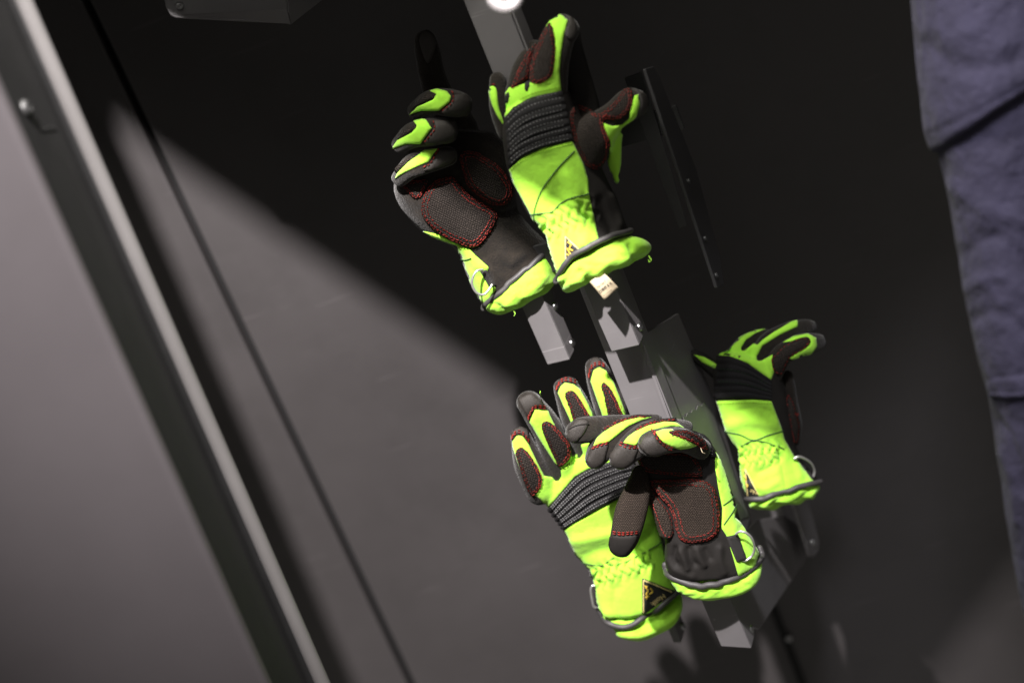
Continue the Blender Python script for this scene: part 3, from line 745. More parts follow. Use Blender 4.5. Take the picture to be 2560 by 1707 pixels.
B.patch([(1424, 286), (1430, 335), (1450, 390), (1472, 419), (1498, 423), (1519, 399), (1525, 357), (1510, 314), (1512, 300), (1545, 300), (1566, 286), (1580, 262), (1578, 224), (1562, 222), (1540, 250), (1500, 284), (1470, 270), (1440, 262)], part='thumb_patch', material='patch', uvrot=R(-35), target=['thumb', 'hand'], rows=(3.5, 9.0), h=1.6)
B.panel('thumb_panel', 'lime', [(1504, 307), (1530, 316), (1556, 312), (1572, 298), (1577, 268), (1586, 240), (1595, 237), (1598, 262), (1590, 290), (1574, 308), (1557, 318), (1552, 360), (1551, 430), (1544, 465), (1528, 440), (1513, 417), (1523, 393), (1524, 356)], h=2.0, smooth=False, target=['thumb', 'hand'], g=5)
B.panel('thumbtip_cap', 'neoprene', [(1588, 226), (1612, 236), (1620, 262), (1610, 284), (1592, 292), (1599, 262), (1596, 236)], h=1.5, target='thumb', g=5)
B.tube('seam_thread', 'dark_thread', [(1434, 378), (1390, 425), (1355, 474), (1338, 524), (1336, 553)], 0.5, h=1.7, target=['hand'])
B.tube('seam_thread', 'dark_thread', [(1330, 535), (1352, 532), (1378, 531), (1396, 514), (1412, 503), (1440, 492), (1472, 485)], 0.5, h=1.7, target=['hand'])
st = B.dashes('seam_stitching', 'lime_thread', crom(np.array([(1280, 424), (1306, 400), (1356, 377), (1430, 359)], float), 8), B.bvh('hand'), B.root, dash=4, gap=3, w=0.3, h=1.5); st['kind'] = 'stuff'
st = B.dashes('seam_stitching', 'lime_thread', crom(np.array([(1300, 250), (1340, 231), (1397, 217)], float), 8), B.bvh(['hand', 'middle', 'ring']), B.root, dash=4, gap=3, w=0.3, h=1.4); st['kind'] = 'stuff'
B.body('hem', 'cuff_hem', 'lime', [B.loft([(1394, 706, 1584, 592, -2, 52, -22), (1400, 718, 1618, 602, -2, 58, -18), (1412, 730, 1630, 622, -2, 58, -8), (1436, 728, 1604, 638, -2, 44, 0)])], wob=(17, 0.0026), gather=((1400, 720), (1620, 640), 36, 61, 0.9), strokes=[([(1470, 705), (1462, 690), (1452, 676)], 7, -3), ([(1585, 650), (1580, 630), (1574, 612)], 7, -2.5), ([(1402, 712), (1412, 704), (1418, 690)], 6, -2)])
B.tube('cuff_piping', 'piping', [(1391, 704), (1396, 686), (1408, 666), (1437, 636), (1488, 607), (1539, 586), (1580, 576)], 2.7, h=1.6, target=['hand', 'hem'])
B.badge([(1411, 585), (1453, 624), (1412, 664)], None, None, 1, [[(1420, 606), (1428, 612), (1424, 622), (1432, 626)], [(1418, 622), (1424, 632), (1430, 636)], [(1417, 636), (1424, 640), (1420, 647)]], 'hand')
# size tag
tg = [B.L(1474, 704, 22), B.L(1507, 680, 22), B.L(1547, 719, 27), B.L(1511, 749, 29)]
V = []; n = 8
for i in range(n+1):
    for j in range(n+1):
        a, b = i/n, j/n
        p = tg[0]*(1-a)*(1-b) + tg[1]*a*(1-b) + tg[2]*a*b + tg[3]*(1-a)*b
        p = p + Vector((0, 0, 0.0025*math.sin(b*4)*(0.5 + a) + 0.001*math.sin(a*6)))
        V.append(p)
V2 = [v - Vector((0, 0, 0.0005)) for v in V]; N1 = len(V); F = []
for i in range(n):
    for j in range(n):
        a = i*(n+1)+j; F.append((a, a+1, a+n+2, a+n+1)); F.append((a+N1, a+N1+n+1, a+N1+n+2, a+N1+1))
edge = [i*(n+1) for i in range(n+1)] + [n*(n+1)+j for j in range(1, n+1)] + [i*(n+1)+n for i in range(n-1, -1, -1)] + [j for j in range(n-1, 0, -1)]
for k in range(len(edge)):
    a, b = edge[k], edge[(k+1) % len(edge)]; F.append((a, b, b+N1, a+N1))
TV = [list(v) for v in V+V2]
tagp = mesh_obj('size_tag', to_world(TV), F, 'tag_cloth', B.root); ttree = BVHTree.FromPolygons(TV, F)
td = (32, -25)
B.text('lettering', 'tag_ink', 'Vel./Size 9', (1494.5, 721), td, 6.2, ttree, tagp, stretch=0.72)
B.text('lettering', 'tag_ink', 'www.holik-international', (1508, 741), td, 3.0, ttree, tagp, stretch=0.66)
for k in range(5):                              # care symbols
    o = np.array([1500.5, 732.0]) + np.array(td, float)/40.6*(k*8.0); dx = np.array(td, float)/40.6; up = np.array([dx[1], -dx[0]])
    shapes = [[(0, 0), (5.5, 0), (6, 5.5), (3, 4), (0, 5.5), (0, 0)], [(0, 0), (6, 0), (6, 5.5), (0, 5.5), (0, 0), (6, 5.5), (6, 0), (0, 5.5)], [(0, 0), (4.5, 0), (4.5, 6), (0, 6), (0, 0), (4.5, 6)], [(1, 0), (4.5, 1), (1, 5), (4, 6), (1.5, 3), (1, 0)], [(0, 0), (5, 6), (2.5, 3), (0, 6), (5, 0)]][k]
    P = resample(np.array([o + a*dx + b*up for a, b in shapes]), 1.0); D, N = B.drape(P, ttree)
    Vt, Ft = tube_mesh(D + N*0.0001, np.full(len(D), 0.00022), 5); mesh_obj('care_symbol', to_world(Vt), Ft, 'tag_ink', tagp)

# ---- A: upper glove seen from the palm
A = Soft('rescue_glove', 'mostly black glove with its palm shown, clenched fingers and lime hem, behind the uppermost one', 'glove', (1250, 680), d_at(1340, 760, BY + 0.03) - 0.002, (1300, 740), GRP, seed=3)
A.body('hand', 'hand_shell', 'black_knit', [
    A.loft([(1040, 330, 1230, 330, -12, 46), (995, 420, 1280, 380, -6, 54), (990, 495, 1292, 455, -4, 56), (1050, 575, 1300, 520, -4, 54), (1135, 625, 1330, 565, -4, 52), (1165, 690, 1360, 600, -4, 54), (1205, 765, 1378, 628, -4, 58)]),
    A.chain([(1150, 330, -14, 44), (1090, 220, -20, 36), (1072, 140, -20, 30), (1064, 104, -22, 26)])],
    strokes=[([(1195, 505), (1165, 475), (1145, 440)], 9, -3.5), ([(1210, 520), (1250, 535), (1290, 525)], 8, -3), ([(1215, 660), (1240, 690), (1232, 720)], 10, 2.5), ([(1250, 640), (1275, 655), (1300, 640)], 12, 2), ([(1262, 668), (1286, 676), (1316, 650)], 11, -1.4), ([(1180, 640), (1200, 665)], 9, 3)], wob=(22, 0.0022))
A.body('f1', 'finger', 'black_knit', [A.chain([(1040, 278, 22, 24), (1080, 256, 34, 30), (1120, 258, 38, 31), (1152, 262, 34, 28)], flat=0.9)])
A.body('f2', 'finger', 'black_knit', [A.chain([(1000, 362, 22, 22), (1036, 336, 36, 32), (1080, 330, 40, 33), (1114, 328, 36, 30)], flat=0.9)])
A.body('f3', 'finger', 'black_knit', [A.chain([(1000, 446, 18, 22), (1030, 416, 32, 28), (1080, 398, 36, 27), (1120, 390, 32, 22)], flat=0.9)])
A.panel('finger_panel', 'lime', [(1075, 228), (1092, 223), (1117, 229), (1128, 242), (1124, 256), (1097, 277), (1053, 277), (1023, 288), (1044, 267), (1083, 250), (1092, 236)], target='f1', h=1.4, smooth=False, g=5)
A.panel('finger_panel', 'lime', [(1034, 304), (1050, 297), (1065, 300), (1079, 321), (1070, 334), (1051, 360), (1016, 360), (978, 374), (994, 351), (1030, 332), (1043, 315)], target='f2', h=1.4, smooth=False, g=5)
A.panel('finger_panel', 'lime', [(1062, 375), (1095, 372), (1083, 385), (1072, 405), (1044, 416), (1010, 433), (987, 448), (994, 433), (1022, 405)], target='f3', h=1.4, smooth=False, g=5)
A.panel('fingertip_cap', 'neoprene', [(1136, 238), (1176, 234), (1182, 262), (1172, 290), (1112, 288), (1104, 280), (1130, 256)], target='f1', h=1.5, smooth=False)
A.panel('fingertip_cap', 'neoprene', [(1086, 302), (1136, 298), (1145, 328), (1136, 358), (1066, 362), (1060, 356), (1085, 322)], target='f2', h=1.5, smooth=False)
A.panel('fingertip_cap', 'neoprene', [(1098, 376), (1140, 374), (1146, 386), (1126, 408), (1072, 428), (1058, 426), (1078, 408)], target='f3', h=1.5, smooth=False)
A.panel('fingertip_cap', 'neoprene', [(1050, 92), (1066, 76), (1086, 92), (1088, 120), (1070, 160), (1052, 120)], target='hand', h=1.4)
for ln in ([(1128, 230), (1133, 243), (1128, 258), (1102, 279)], [(1082, 304), (1086, 322), (1074, 340), (1056, 360)], [(1096, 374), (1088, 386), (1076, 408), (1050, 420)]):
    A.dashes('stitching', 'red_thread', crom(np.array(ln, float), 6), A.bvh(['f1', 'f2', 'f3']), A.root, h=1.3)['kind'] = 'stuff'
A.patch([(1060, 245), (1082, 236), (1086, 246), (1050, 262), (1030, 272)], target='f1', rows=(), h=1.4)
A.patch([(1020, 322), (1038, 312), (1040, 322), (1016, 340), (994, 350)], target='f2', rows=(), h=1.4)
A.patch([(1020, 396), (1050, 380), (1056, 384), (1018, 408), (992, 432), (990, 420)], target='f3', rows=(), h=1.4)
A.patch([(1128, 441), (1086, 452), (1064, 480), (1054, 514), (1057, 542), (1078, 568), (1117, 596), (1162, 614), (1184, 618), (1207, 604), (1229, 573), (1243, 540), (1229, 520), (1193, 500), (1162, 475), (1142, 452)], part='palm_patch', target='hand', rows=(3, 7, 15), uvrot=R(25), puff=2.5, h=2.0)
A.patch([(1150, 385), (1156, 430), (1173, 470), (1207, 500), (1235, 514), (1263, 512), (1280, 490), (1277, 460), (1252, 420), (1212, 392), (1184, 378)], part='palm_patch', target='hand', rows=(3, 7, 15), uvrot=R(25), puff=2.5, h=2.0)
A.patch([(1002, 461), (1022, 483), (1036, 497), (1053, 492), (1067, 461), (1072, 450), (1038, 450)], part='palm_patch', target='hand', rows=(3, 7), uvrot=R(25), puff=1.5, h=1.6)
A.panel('side_panel', 'lime', [(1058, 578), (1095, 586), (1130, 602), (1150, 614), (1172, 622), (1196, 645), (1222, 668), (1216, 690), (1226, 700), (1240, 722), (1208, 772), (1196, 745), (1176, 712), (1160, 688), (1150, 652), (1143, 614), (1110, 603), (1080, 592)], target='hand', h=1.3, smooth=False, g=5)
A.tube('seam_thread', 'dark_thread', [(1150, 646), (1165, 650), (1178, 645)], 0.5, h=1.5, target='hand')
A.body('hem', 'cuff_hem', 'lime', [A.loft([(1210, 768, 1380, 632, 2, 52), (1224, 780, 1392, 660, 2, 60), (1236, 786, 1396, 694, 2, 60), (1254, 788, 1384, 716, 2, 44)])], wob=(17, 0.0026), gather=((1225, 785), (1395, 700), 36, 67, 0.7), strokes=[([(1238, 760), (1255, 775)], 6, -2.5)])
A.tube('cuff_piping', 'piping', [(1205, 774), (1216, 756), (1247, 731), (1299, 692), (1330, 660), (1367, 626), (1380, 612)], 2.8, h=1.6, target=['hand', 'hem'])
wl, wt, _ = A.panel('webbing_loop', 'webbing', [(1200, 676), (1216, 672), (1240, 712), (1226, 720)], target='hand', h=3.0, smooth=False, uvrot=R(30), g=4)
A.ring('d_ring', 'chrome', [(1206, 674, 30), (1192, 678, 32), (1182, 694, 33), (1181, 714, 33), (1192, 732, 33), (1210, 736, 33), (1224, 722, 32), (1230, 712, 30)], 1.15, wl)

# ---- C: lower glove, back of hand, spread fingers
Cg = Soft('rescue_glove', 'lime glove with spread fingers and a triangular badge on its cuff, lowest of all', 'glove', (1640, 1480), d_at(1640, 1480, BY + 0.02) - 0.004, (1600, 1560), GRP, seed=5)
Cg.body('hand', 'hand_shell', 'black_knit', [
    Cg.loft([(1345, 1215, 1560, 1080, 0, 34), (1368, 1268, 1600, 1150, 2, 42), (1412, 1330, 1628, 1230, 2, 46), (1440, 1390, 1652, 1320, 0, 48), (1482, 1440, 1672, 1390, 0, 48), (1491, 1508, 1694, 1466, 0, 56, 46)])],
    strokes=[([(1460, 1390), (1500, 1376), (1540, 1372)], 16, -3.0), ([(1440, 1350), (1490, 1340), (1540, 1330)], 14, 2.5), ([(1560, 1400), (1590, 1370), (1620, 1340)], 14, -2), ([(1480, 1440), (1540, 1430), (1600, 1400)], 10, 1.5), ([(1540, 1470), (1535, 1500), (1545, 1540)], 10, -1.8), ([(1500, 1480), (1510, 1520), (1530, 1550)], 8, 1.8), ([(1590, 1420), (1600, 1400)], 10, 2)],
    gather=((1482, 1445), (1620, 1396), 27, 21, 2.6))
FC = dict(
    little=[(1352, 1225, 4, 40), (1322, 1152, 12, 39), (1301, 1092, 12, 27)],
    ring=[(1400, 1170, 6, 40), (1372, 1080, 18, 40), (1330, 1016, 22, 33), (1322, 1006, 22, 32)],
    middle=[(1470, 1120, 4, 38), (1444, 1040, 12, 44), (1418, 978, 10, 34), (1416, 970, 8, 32)],
    index=[(1545, 1090, 0, 36), (1524, 1010, 6, 42), (1500, 946, 4, 34), (1489, 918, -4, 27)])
for k, v in FC.items(): Cg.body(k, 'finger', 'black_knit', [Cg.chain(v, flat=0.8)], wob=(25, 0.001))
HF = ['hand', 'little', 'ring', 'middle', 'index']
Cg.panel('back_panel', 'lime', [(1333, 1232), (1352, 1214), (1358, 1188), (1366, 1190), (1380, 1192), (1388, 1202), (1397, 1202), (1404, 1190), (1402, 1172), (1418, 1164), (1430, 1140), (1440, 1140), (1450, 1146), (1458, 1132), (1452, 1112), (1500, 1092), (1540, 1110), (1555, 1150), (1470, 1172), (1436, 1192), (1400, 1234), (1372, 1268)], target=HF, h=1.3, smooth=False, g=5)
Cg.panel('finger_panel', 'lime', [(1338, 1240), (1302, 1178), (1283, 1120), (1281, 1104), (1293, 1088), (1306, 1090), (1321, 1110), (1345, 1160), (1362, 1192), (1360, 1215)], target=['little', 'hand'], h=1.4, smooth=False, g=5)
Cg.panel('finger_panel', 'lime', [(1324, 1054), (1338, 1022), (1355, 1026), (1369, 1026), (1382, 1054), (1408, 1099), (1430, 1124), (1432, 1145), (1405, 1172), (1388, 1158), (1352, 1102)], target=['ring', 'hand'], h=1.4, smooth=False, g=5)
Cg.panel('finger_panel', 'lime', [(1395, 982), (1402, 966), (1413, 957), (1434, 961), (1450, 973), (1466, 1002), (1481, 1034), (1486, 1060), (1430, 1062), (1424, 1046), (1408, 1012)], target=['middle', 'hand'], h=1.4, smooth=False, g=5)
Cg.panel('finger_panel', 'lime', [(1477, 953), (1484, 926), (1498, 918), (1515, 927), (1535, 958), (1552, 1000), (1566, 1037), (1570, 1060), (1512, 1060), (1505, 1034), (1488, 985)], target=['index', 'hand'], h=1.4, smooth=False, g=5)
def ribs_of(dx, dy, lam=9.5, amp=0.55): l = math.hypot(dx, dy); return ((dx/l, dy/l), lam, amp)
Cg.patch([(1299, 1117), (1289, 1129), (1296, 1157), (1313, 1211), (1326, 1234), (1336, 1238), (1355, 1210), (1352, 1183), (1333, 1146), (1313, 1121)], target=['little', 'hand'], uvrot=R(25), ribs=ribs_of(0.35, 1), puff=1.5)
Cg.patch([(1361, 1051), (1352, 1062), (1361, 1093), (1380, 1135), (1397, 1166), (1414, 1157), (1427, 1135), (1425, 1110), (1408, 1087), (1380, 1057)], target=['ring', 'hand'], uvrot=R(28), ribs=ribs_of(0.45, 1), puff=1.5)
Cg.patch([(1422, 975), (1411, 986), (1422, 1020), (1438, 1058), (1478, 1050), (1470, 1030), (1453, 1000), (1436, 978)], target=['middle', 'hand'], uvrot=R(22), ribs=ribs_of(0.35, 1), puff=1.5)
Cg.patch([(1511, 954), (1502, 964), (1509, 992), (1526, 1056), (1562, 1056), (1551, 1020), (1532, 978)], target=['index', 'hand'], uvrot=R(22), ribs=ribs_of(0.35, 1), puff=1.5)
Cg.panel('fingertip_cap', 'neoprene', [(1280, 1098), (1278, 1084), (1288, 1070), (1302, 1062), (1320, 1072), (1324, 1104), (1308, 1086), (1292, 1084)], target='little', h=1.3, smooth=False, uvrot=R(20))
Cg.panel('fingertip_cap', 'neoprene', [(1289, 986), (1310, 974), (1328, 966), (1338, 972), (1350, 992), (1362, 1018), (1350, 1016), (1334, 1017), (1321, 1046), (1304, 1014)], target='ring', h=1.3, smooth=False, uvrot=R(25))
Cg.panel('fingertip_cap', 'neoprene', [(1391, 976), (1392, 958), (1408, 942), (1424, 936), (1436, 946), (1440, 958), (1424, 951), (1410, 952)], target='middle', h=1.3, smooth=False, uvrot=R(25))
Cg.panel('fingertip_cap', 'neoprene', [(1472, 938), (1474, 908), (1482, 894), (1492, 891), (1504, 902), (1512, 920), (1500, 912), (1484, 918)], target='index', h=1.3, smooth=False, uvrot=R(25))
for t_, ln in (('little', [(1281, 1097), (1290, 1084), (1304, 1084), (1316, 1098), (1322, 1108)]), ('ring', [(1321, 1046), (1327, 1030), (1336, 1018), (1352, 1019), (1362, 1022)]), ('middle', [(1393, 976), (1401, 960), (1412, 953), (1430, 955), (1444, 962)]), ('index', [(1474, 944), (1478, 924), (1490, 914), (1504, 914), (1514, 922)])):
    for q in (0, 5): 
        st = Cg.dashes('stitching', 'red_thread', crom(np.array(ln, float) - np.array([0, q]), 6), Cg.bvh(t_), Cg.root, h=1.5); 
        if st: st['kind'] = 'stuff'
Cg.panel('cuff_panel', 'lime', [(1411, 1323), (1451, 1298), (1495, 1272), (1562, 1240), (1600, 1222), (1624, 1260), (1650, 1340), (1664, 1400), (1672, 1440), (1690, 1474), (1650, 1512), (1606, 1544), (1568, 1562), (1542, 1562), (1509, 1545), (1494, 1526), (1486, 1456), (1477, 1426), (1437, 1382)], target='hand', h=1.4, smooth=False, g=4.2, relax=0)
Cg.band([(1372, 1268), (1397, 1237), (1436, 1194), (1473, 1171), (1530, 1150), (1575, 1140)], [(1411, 1321), (1451, 1297), (1495, 1271), (1562, 1239), (1600, 1222)], 5, amp=2.6, target=['hand'], uvrot=R(32), nu=90, rows=[0.06, 0.13, 0.26, 0.33, 0.46, 0.53, 0.66, 0.73, 0.86, 0.93], tw=0.35, td=(3.0, 3.5))
Cg.tube('seam_thread', 'dark_thread', [(1457, 1403), (1485, 1410), (1515, 1412), (1568, 1403), (1612, 1379), (1653, 1353)], 0.45, h=1.7, target='hand')
Cg.tube('seam_thread', 'dark_thread', [(1480, 1436), (1505, 1414), (1533, 1391)], 0.45, h=1.7, target='hand')
Cg.body('hem', 'cuff_hem', 'lime', [Cg.loft([(1496, 1520, 1694, 1476, 1, 54, 50), (1510, 1545, 1704, 1494, 1, 58, 55), (1532, 1568, 1690, 1526, 1, 56, 45), (1560, 1583, 1655, 1560, 1, 40, 28)])], wob=(17, 0.0024), strokes=[([(1530, 1572), (1590, 1568), (1650, 1540)], 9, -2.5), ([(1545, 1586), (1600, 1588), (1650, 1566)], 9, 2)])
Cg.tube('cuff_piping', 'piping', [(1488, 1516), (1495, 1532), (1510, 1547), (1542, 1562), (1568, 1563), (1606, 1546), (1650, 1514), (1691, 1477)], 2.8, h=1.6, target=['hand', 'hem'])
e0 = np.array([1612., 1486.])
Cg.badge([(1603, 1441), (1690, 1477), (1603, 1540)], (1658, 1482), (-0.80, 0.60), 13, [[(1614, 1468), (1620, 1476), (1615, 1484), (1622, 1490)], [(1626, 1470), (1631, 1478), (1624, 1484)], [(1614, 1492), (1620, 1488), (1616, 1496)], [(1612, 1464), (1618, 1466)]], 'hand')
rb = Cg.panel('webbing_loop', 'webbing', [(1484, 1462), (1492, 1464), (1496, 1515), (1488, 1515)], target='hand', h=2.5, smooth=False, g=4)[0]
Cg.ring('d_ring', 'chrome', [(1487, 1462, 2), (1480, 1465, 2), (1477, 1476, 2), (1480, 1496, 2), (1484, 1514, 2), (1490, 1518, 2)], 1.2, rb)

# ---- D: lower glove, palm shown, fingers bent over
D_ = Soft('rescue_glove', 'glove with a grey knit palm shown, fingers folded over and thumb hanging down', 'glove', (1770, 1460), d_at(1770, 1460, BY - 0.03) + 0.004, (1780, 1470), GRP, seed=8)
D_.body('hand', 'hand_shell', 'black_fabric', [
    D_.loft([(1560, 1085, 1760, 1085, -14, 34), (1590, 1130, 1790, 1130, -12, 38), (1612, 1200, 1822, 1195, -8, 42), (1640, 1275, 1842, 1268, -6, 46), (1662, 1340, 1856, 1310, -4, 48), (1661, 1385, 1894, 1366, -2, 56, 20), (1664, 1416, 1899, 1388, -2, 58, 46)])],
    strokes=[([(1688, 1372), (1682, 1395), (1690, 1410)], 7, -3.5), ([(1700, 1375), (1712, 1400), (1718, 1420)], 7, 3), ([(1722, 1372), (1726, 1395), (1738, 1410)], 7, -3.2), ([(1742, 1372), (1750, 1395), (1760, 1412)], 7, 3), ([(1765, 1375), (1775, 1395)], 7, -2.5), ([(1800, 1370), (1800, 1400), (1810, 1430)], 9, 2.5), ([(1672, 1400), (1690, 1425), (1730, 1440)], 9, 2), ([(1845, 1300), (1855, 1330), (1850, 1350)], 6, -2), ([(1865, 1400), (1872, 1412)], 6, -2)],
    gather=[((1838, 1310), (1866, 1330), 16, 12, 1.0)], wob=(22, 0.0018))
D_.body('thumb', 'thumb', 'patch_knit', [D_.chain([(1600, 1180, 2, 20), (1594, 1225, 8, 32), (1578, 1280, 14, 40), (1564, 1330, 18, 38), (1552, 1362, 18, 32)], flat=0.8)], wob=(30, 0.0008))
D_.body('f1', 'finger', 'black_knit', [D_.chain([(1590, 1058, 4, 22), (1520, 1066, 12, 27), (1460, 1076, 20, 32), (1440, 1082, 22, 28)], flat=0.9)])
D_.body('f2', 'finger', 'black_knit', [D_.chain([(1640, 1052, 4, 18), (1590, 1062, 14, 26), (1540, 1086, 22, 31), (1506, 1118, 27, 31), (1487, 1146, 28, 26)], flat=0.9)])
D_.body('f3', 'finger', 'black_knit', [D_.chain([(1715, 1070, 6, 20), (1670, 1072, 18, 26), (1620, 1086, 28, 31), (1580, 1115, 34, 33), (1552, 1142, 35, 29)], flat=0.9)])
D_.body('f4', 'finger', 'black_knit', [D_.chain([(1752, 1120, 8, 26), (1710, 1100, 28, 28), (1668, 1100, 40, 29), (1636, 1106, 45, 30), (1622, 1110, 46, 28)], flat=0.95)])
# finger one
D_.panel('fingertip_cap', 'neoprene', [(1410, 1082), (1418, 1060), (1442, 1048), (1470, 1052), (1462, 1080), (1440, 1104), (1424, 1106)], target='f1', h=1.2, g=5)
D_.tube('seam_thread', 'black_fabric', [(1412, 1084), (1428, 1070), (1450, 1062), (1470, 1060)], 0.6, h=1.4, target='f1')
# finger two
D_.panel('finger_panel', 'lime', [(1484, 1114), (1492, 1096), (1508, 1081), (1535, 1064), (1563, 1051), (1600, 1042), (1630, 1042), (1600, 1052), (1570, 1066), (1540, 1090), (1520, 1106), (1500, 1108)], target='f2', h=1.4, smooth=False, g=5)
D_.patch([(1500, 1080), (1512, 1066), (1545, 1050), (1590, 1038), (1628, 1039), (1625, 1043), (1590, 1045), (1550, 1056), (1515, 1074)], target='f2', rows=(2.5,), h=2.4, puff=0.5, smooth=False)
D_.panel('fingertip_cap', 'neoprene', [(1462, 1162), (1470, 1140), (1484, 1120), (1503, 1112), (1521, 1107), (1516, 1132), (1509, 1155), (1486, 1173), (1470, 1172)], target='f2', h=1.4, uvrot=R(-40), g=5)
# finger three
D_.panel('finger_panel', 'lime', [(1559, 1106), (1570, 1092), (1588, 1079), (1620, 1064), (1661, 1054), (1690, 1056), (1712, 1070), (1680, 1066), (1650, 1072), (1620, 1086), (1598, 1100), (1590, 1114)], target='f3', h=1.4, smooth=False, g=5)
D_.patch([(1584, 1077), (1600, 1064), (1640, 1050), (1689, 1046), (1690, 1052), (1655, 1054), (1615, 1064), (1592, 1078)], target='f3', rows=(2.5,), h=2.6, puff=0.5, smooth=False)
D_.panel('fingertip_cap', 'neoprene', [(1518, 1152), (1530, 1130), (1551, 1111), (1570, 1116), (1594, 1120), (1586, 1146), (1571, 1166), (1549, 1173), (1528, 1168)], target='f3', h=1.4, uvrot=R(-40), g=5)
# finger four
D_.panel('finger_panel', 'lime', [(1640, 1080), (1656, 1074), (1680, 1073), (1700, 1086), (1742, 1114), (1722, 1120), (1700, 1123), (1675, 1116), (1655, 1104), (1645, 1090)], target='f4', h=1.4, smooth=False, g=5)
D_.patch([(1667, 1080), (1690, 1076), (1717, 1076), (1745, 1088), (1762, 1102), (1772, 1126), (1756, 1122), (1730, 1106), (1700, 1094), (1678, 1090)], target=['f4', 'hand'], rows=(2.5, 6), h=2.4, puff=0.6, smooth=False, uvrot=R(-30))
D_.panel('fingertip_cap', 'neoprene', [(1592, 1100), (1599, 1083), (1628, 1077), (1640, 1094), (1652, 1112), (1678, 1124), (1655, 1136), (1630, 1140), (1606, 1124)], target='f4', h=1.4, g=5, uvrot=R(-15))
for t_, ln in (('f2', [(1482, 1122), (1500, 1114), (1524, 1106)]), ('f3', [(1550, 1112), (1570, 1119), (1598, 1118)]), ('f4', [(1629, 1076), (1640, 1096), (1658, 1114), (1680, 1124)])):
    for q in (0, 5):
        st = D_.dashes('stitching', 'red_thread', crom(np.array(ln, float) + np.array([q*0.5, -q]), 6), D_.bvh(t_), D_.root, h=1.6)
        if st: st['kind'] = 'stuff'
# knuckle band edge, palm pads
D_.band([(1722, 1072), (1752, 1084), (1774, 1104), (1790, 1140)], [(1728, 1090), (1748, 1100), (1764, 1118), (1776, 1144)], 2, amp=1.2, target='hand', nu=30, rows=[0.25, 0.5, 0.75], tw=0.3)
D_.patch([(1600, 1130), (1660, 1127), (1720, 1132), (1748, 1158), (1756, 1184), (1742, 1192), (1640, 1184), (1602, 1168)], part='palm_patch', target='hand', rows=(3, 8), puff=2.5, h=2.0)
D_.patch([(1624, 1203), (1671, 1198), (1740, 1197), (1768, 1204), (1787, 1223), (1798, 1268), (1798, 1318), (1788, 1338), (1768, 1351), (1735, 1357), (1704, 1351), (1690, 1325), (1677, 1277), (1645, 1235)], part='palm_patch', material='patch_knit', target='hand', rows=(3, 6.5, 16), puff=3.5, h=2.2)
D_.patch([(1606, 1197), (1622, 1208), (1644, 1243), (1672, 1282), (1684, 1318), (1682, 1340), (1672, 1345), (1656, 1334), (1640, 1290), (1622, 1240)], part='palm_patch', material='patch_knit', target='hand', rows=(3,), puff=2.0, h=5.5, uvrot=R(30))
D_.panel('thumbtip_cap', 'black_fabric', [(1522, 1336), (1556, 1340), (1596, 1336), (1588, 1356), (1568, 1386), (1548, 1396), (1526, 1376), (1519, 1350)], target='thumb', h=1.2, g=5, smooth=False)
for q in (0, 5): D_.dashes('stitching', 'red_thread', np.array([(1524, 1326+q), (1556, 1331+q), (1598, 1326+q)], float), D_.bvh('thumb'), D_.root, h=1.0)['kind'] = 'stuff'
D_.panel('side_panel', 'lime', [(1788, 1130), (1804, 1150), (1826, 1205), (1842, 1265), (1836, 1292), (1864, 1318), (1885, 1360), (1900, 1385), (1896, 1405), (1868, 1432), (1846, 1440), (1832, 1390), (1816, 1338), (1804, 1320), (1806, 1270), (1796, 1220), (1788, 1170)], target='hand', h=1.4, smooth=False, g=5)
D_.tube('seam_thread', 'dark_thread', [(1806, 1262), (1820, 1252), (1832, 1240)], 0.45, h=1.7, target='hand')
D_.tube('seam_thread', 'dark_thread', [(1808, 1310), (1826, 1284), (1838, 1262)], 0.45, h=1.7, target='hand')
D_.body('hem', 'cuff_hem', 'lime', [D_.loft([(1666, 1422, 1900, 1394, -2, 55, 52), (1674, 1442, 1902, 1412, -2, 59, 54), (1690, 1462, 1888, 1436, -2, 57, 46), (1716, 1473, 1850, 1455, -2, 42, 34)])], wob=(17, 0.0024), gather=((1690, 1488), (1880, 1450), 18, 47, 0.8))
D_.tube('cuff_piping', 'piping', [(1660, 1412), (1677, 1442), (1718, 1461), (1765, 1465), (1817, 1455), (1861, 1437), (1891, 1413), (1902, 1391), (1896, 1370)], 3.0, h=2.0, target=['hand', 'hem'])
wl, wt, _ = D_.panel('webbing_loop', 'webbing', [(1814, 1340), (1842, 1334), (1866, 1398), (1840, 1404)], target='hand', h=3.4, smooth=False, uvrot=R(-20), g=4)
D_.ring('d_ring', 'chrome', [(1840, 1334, 24), (1850, 1328, 26), (1866, 1332, 28), (1880, 1346, 27), (1886, 1368, 24), (1880, 1388, 23), (1866, 1400, 24), (1856, 1400, 24)], 1.2, wl)

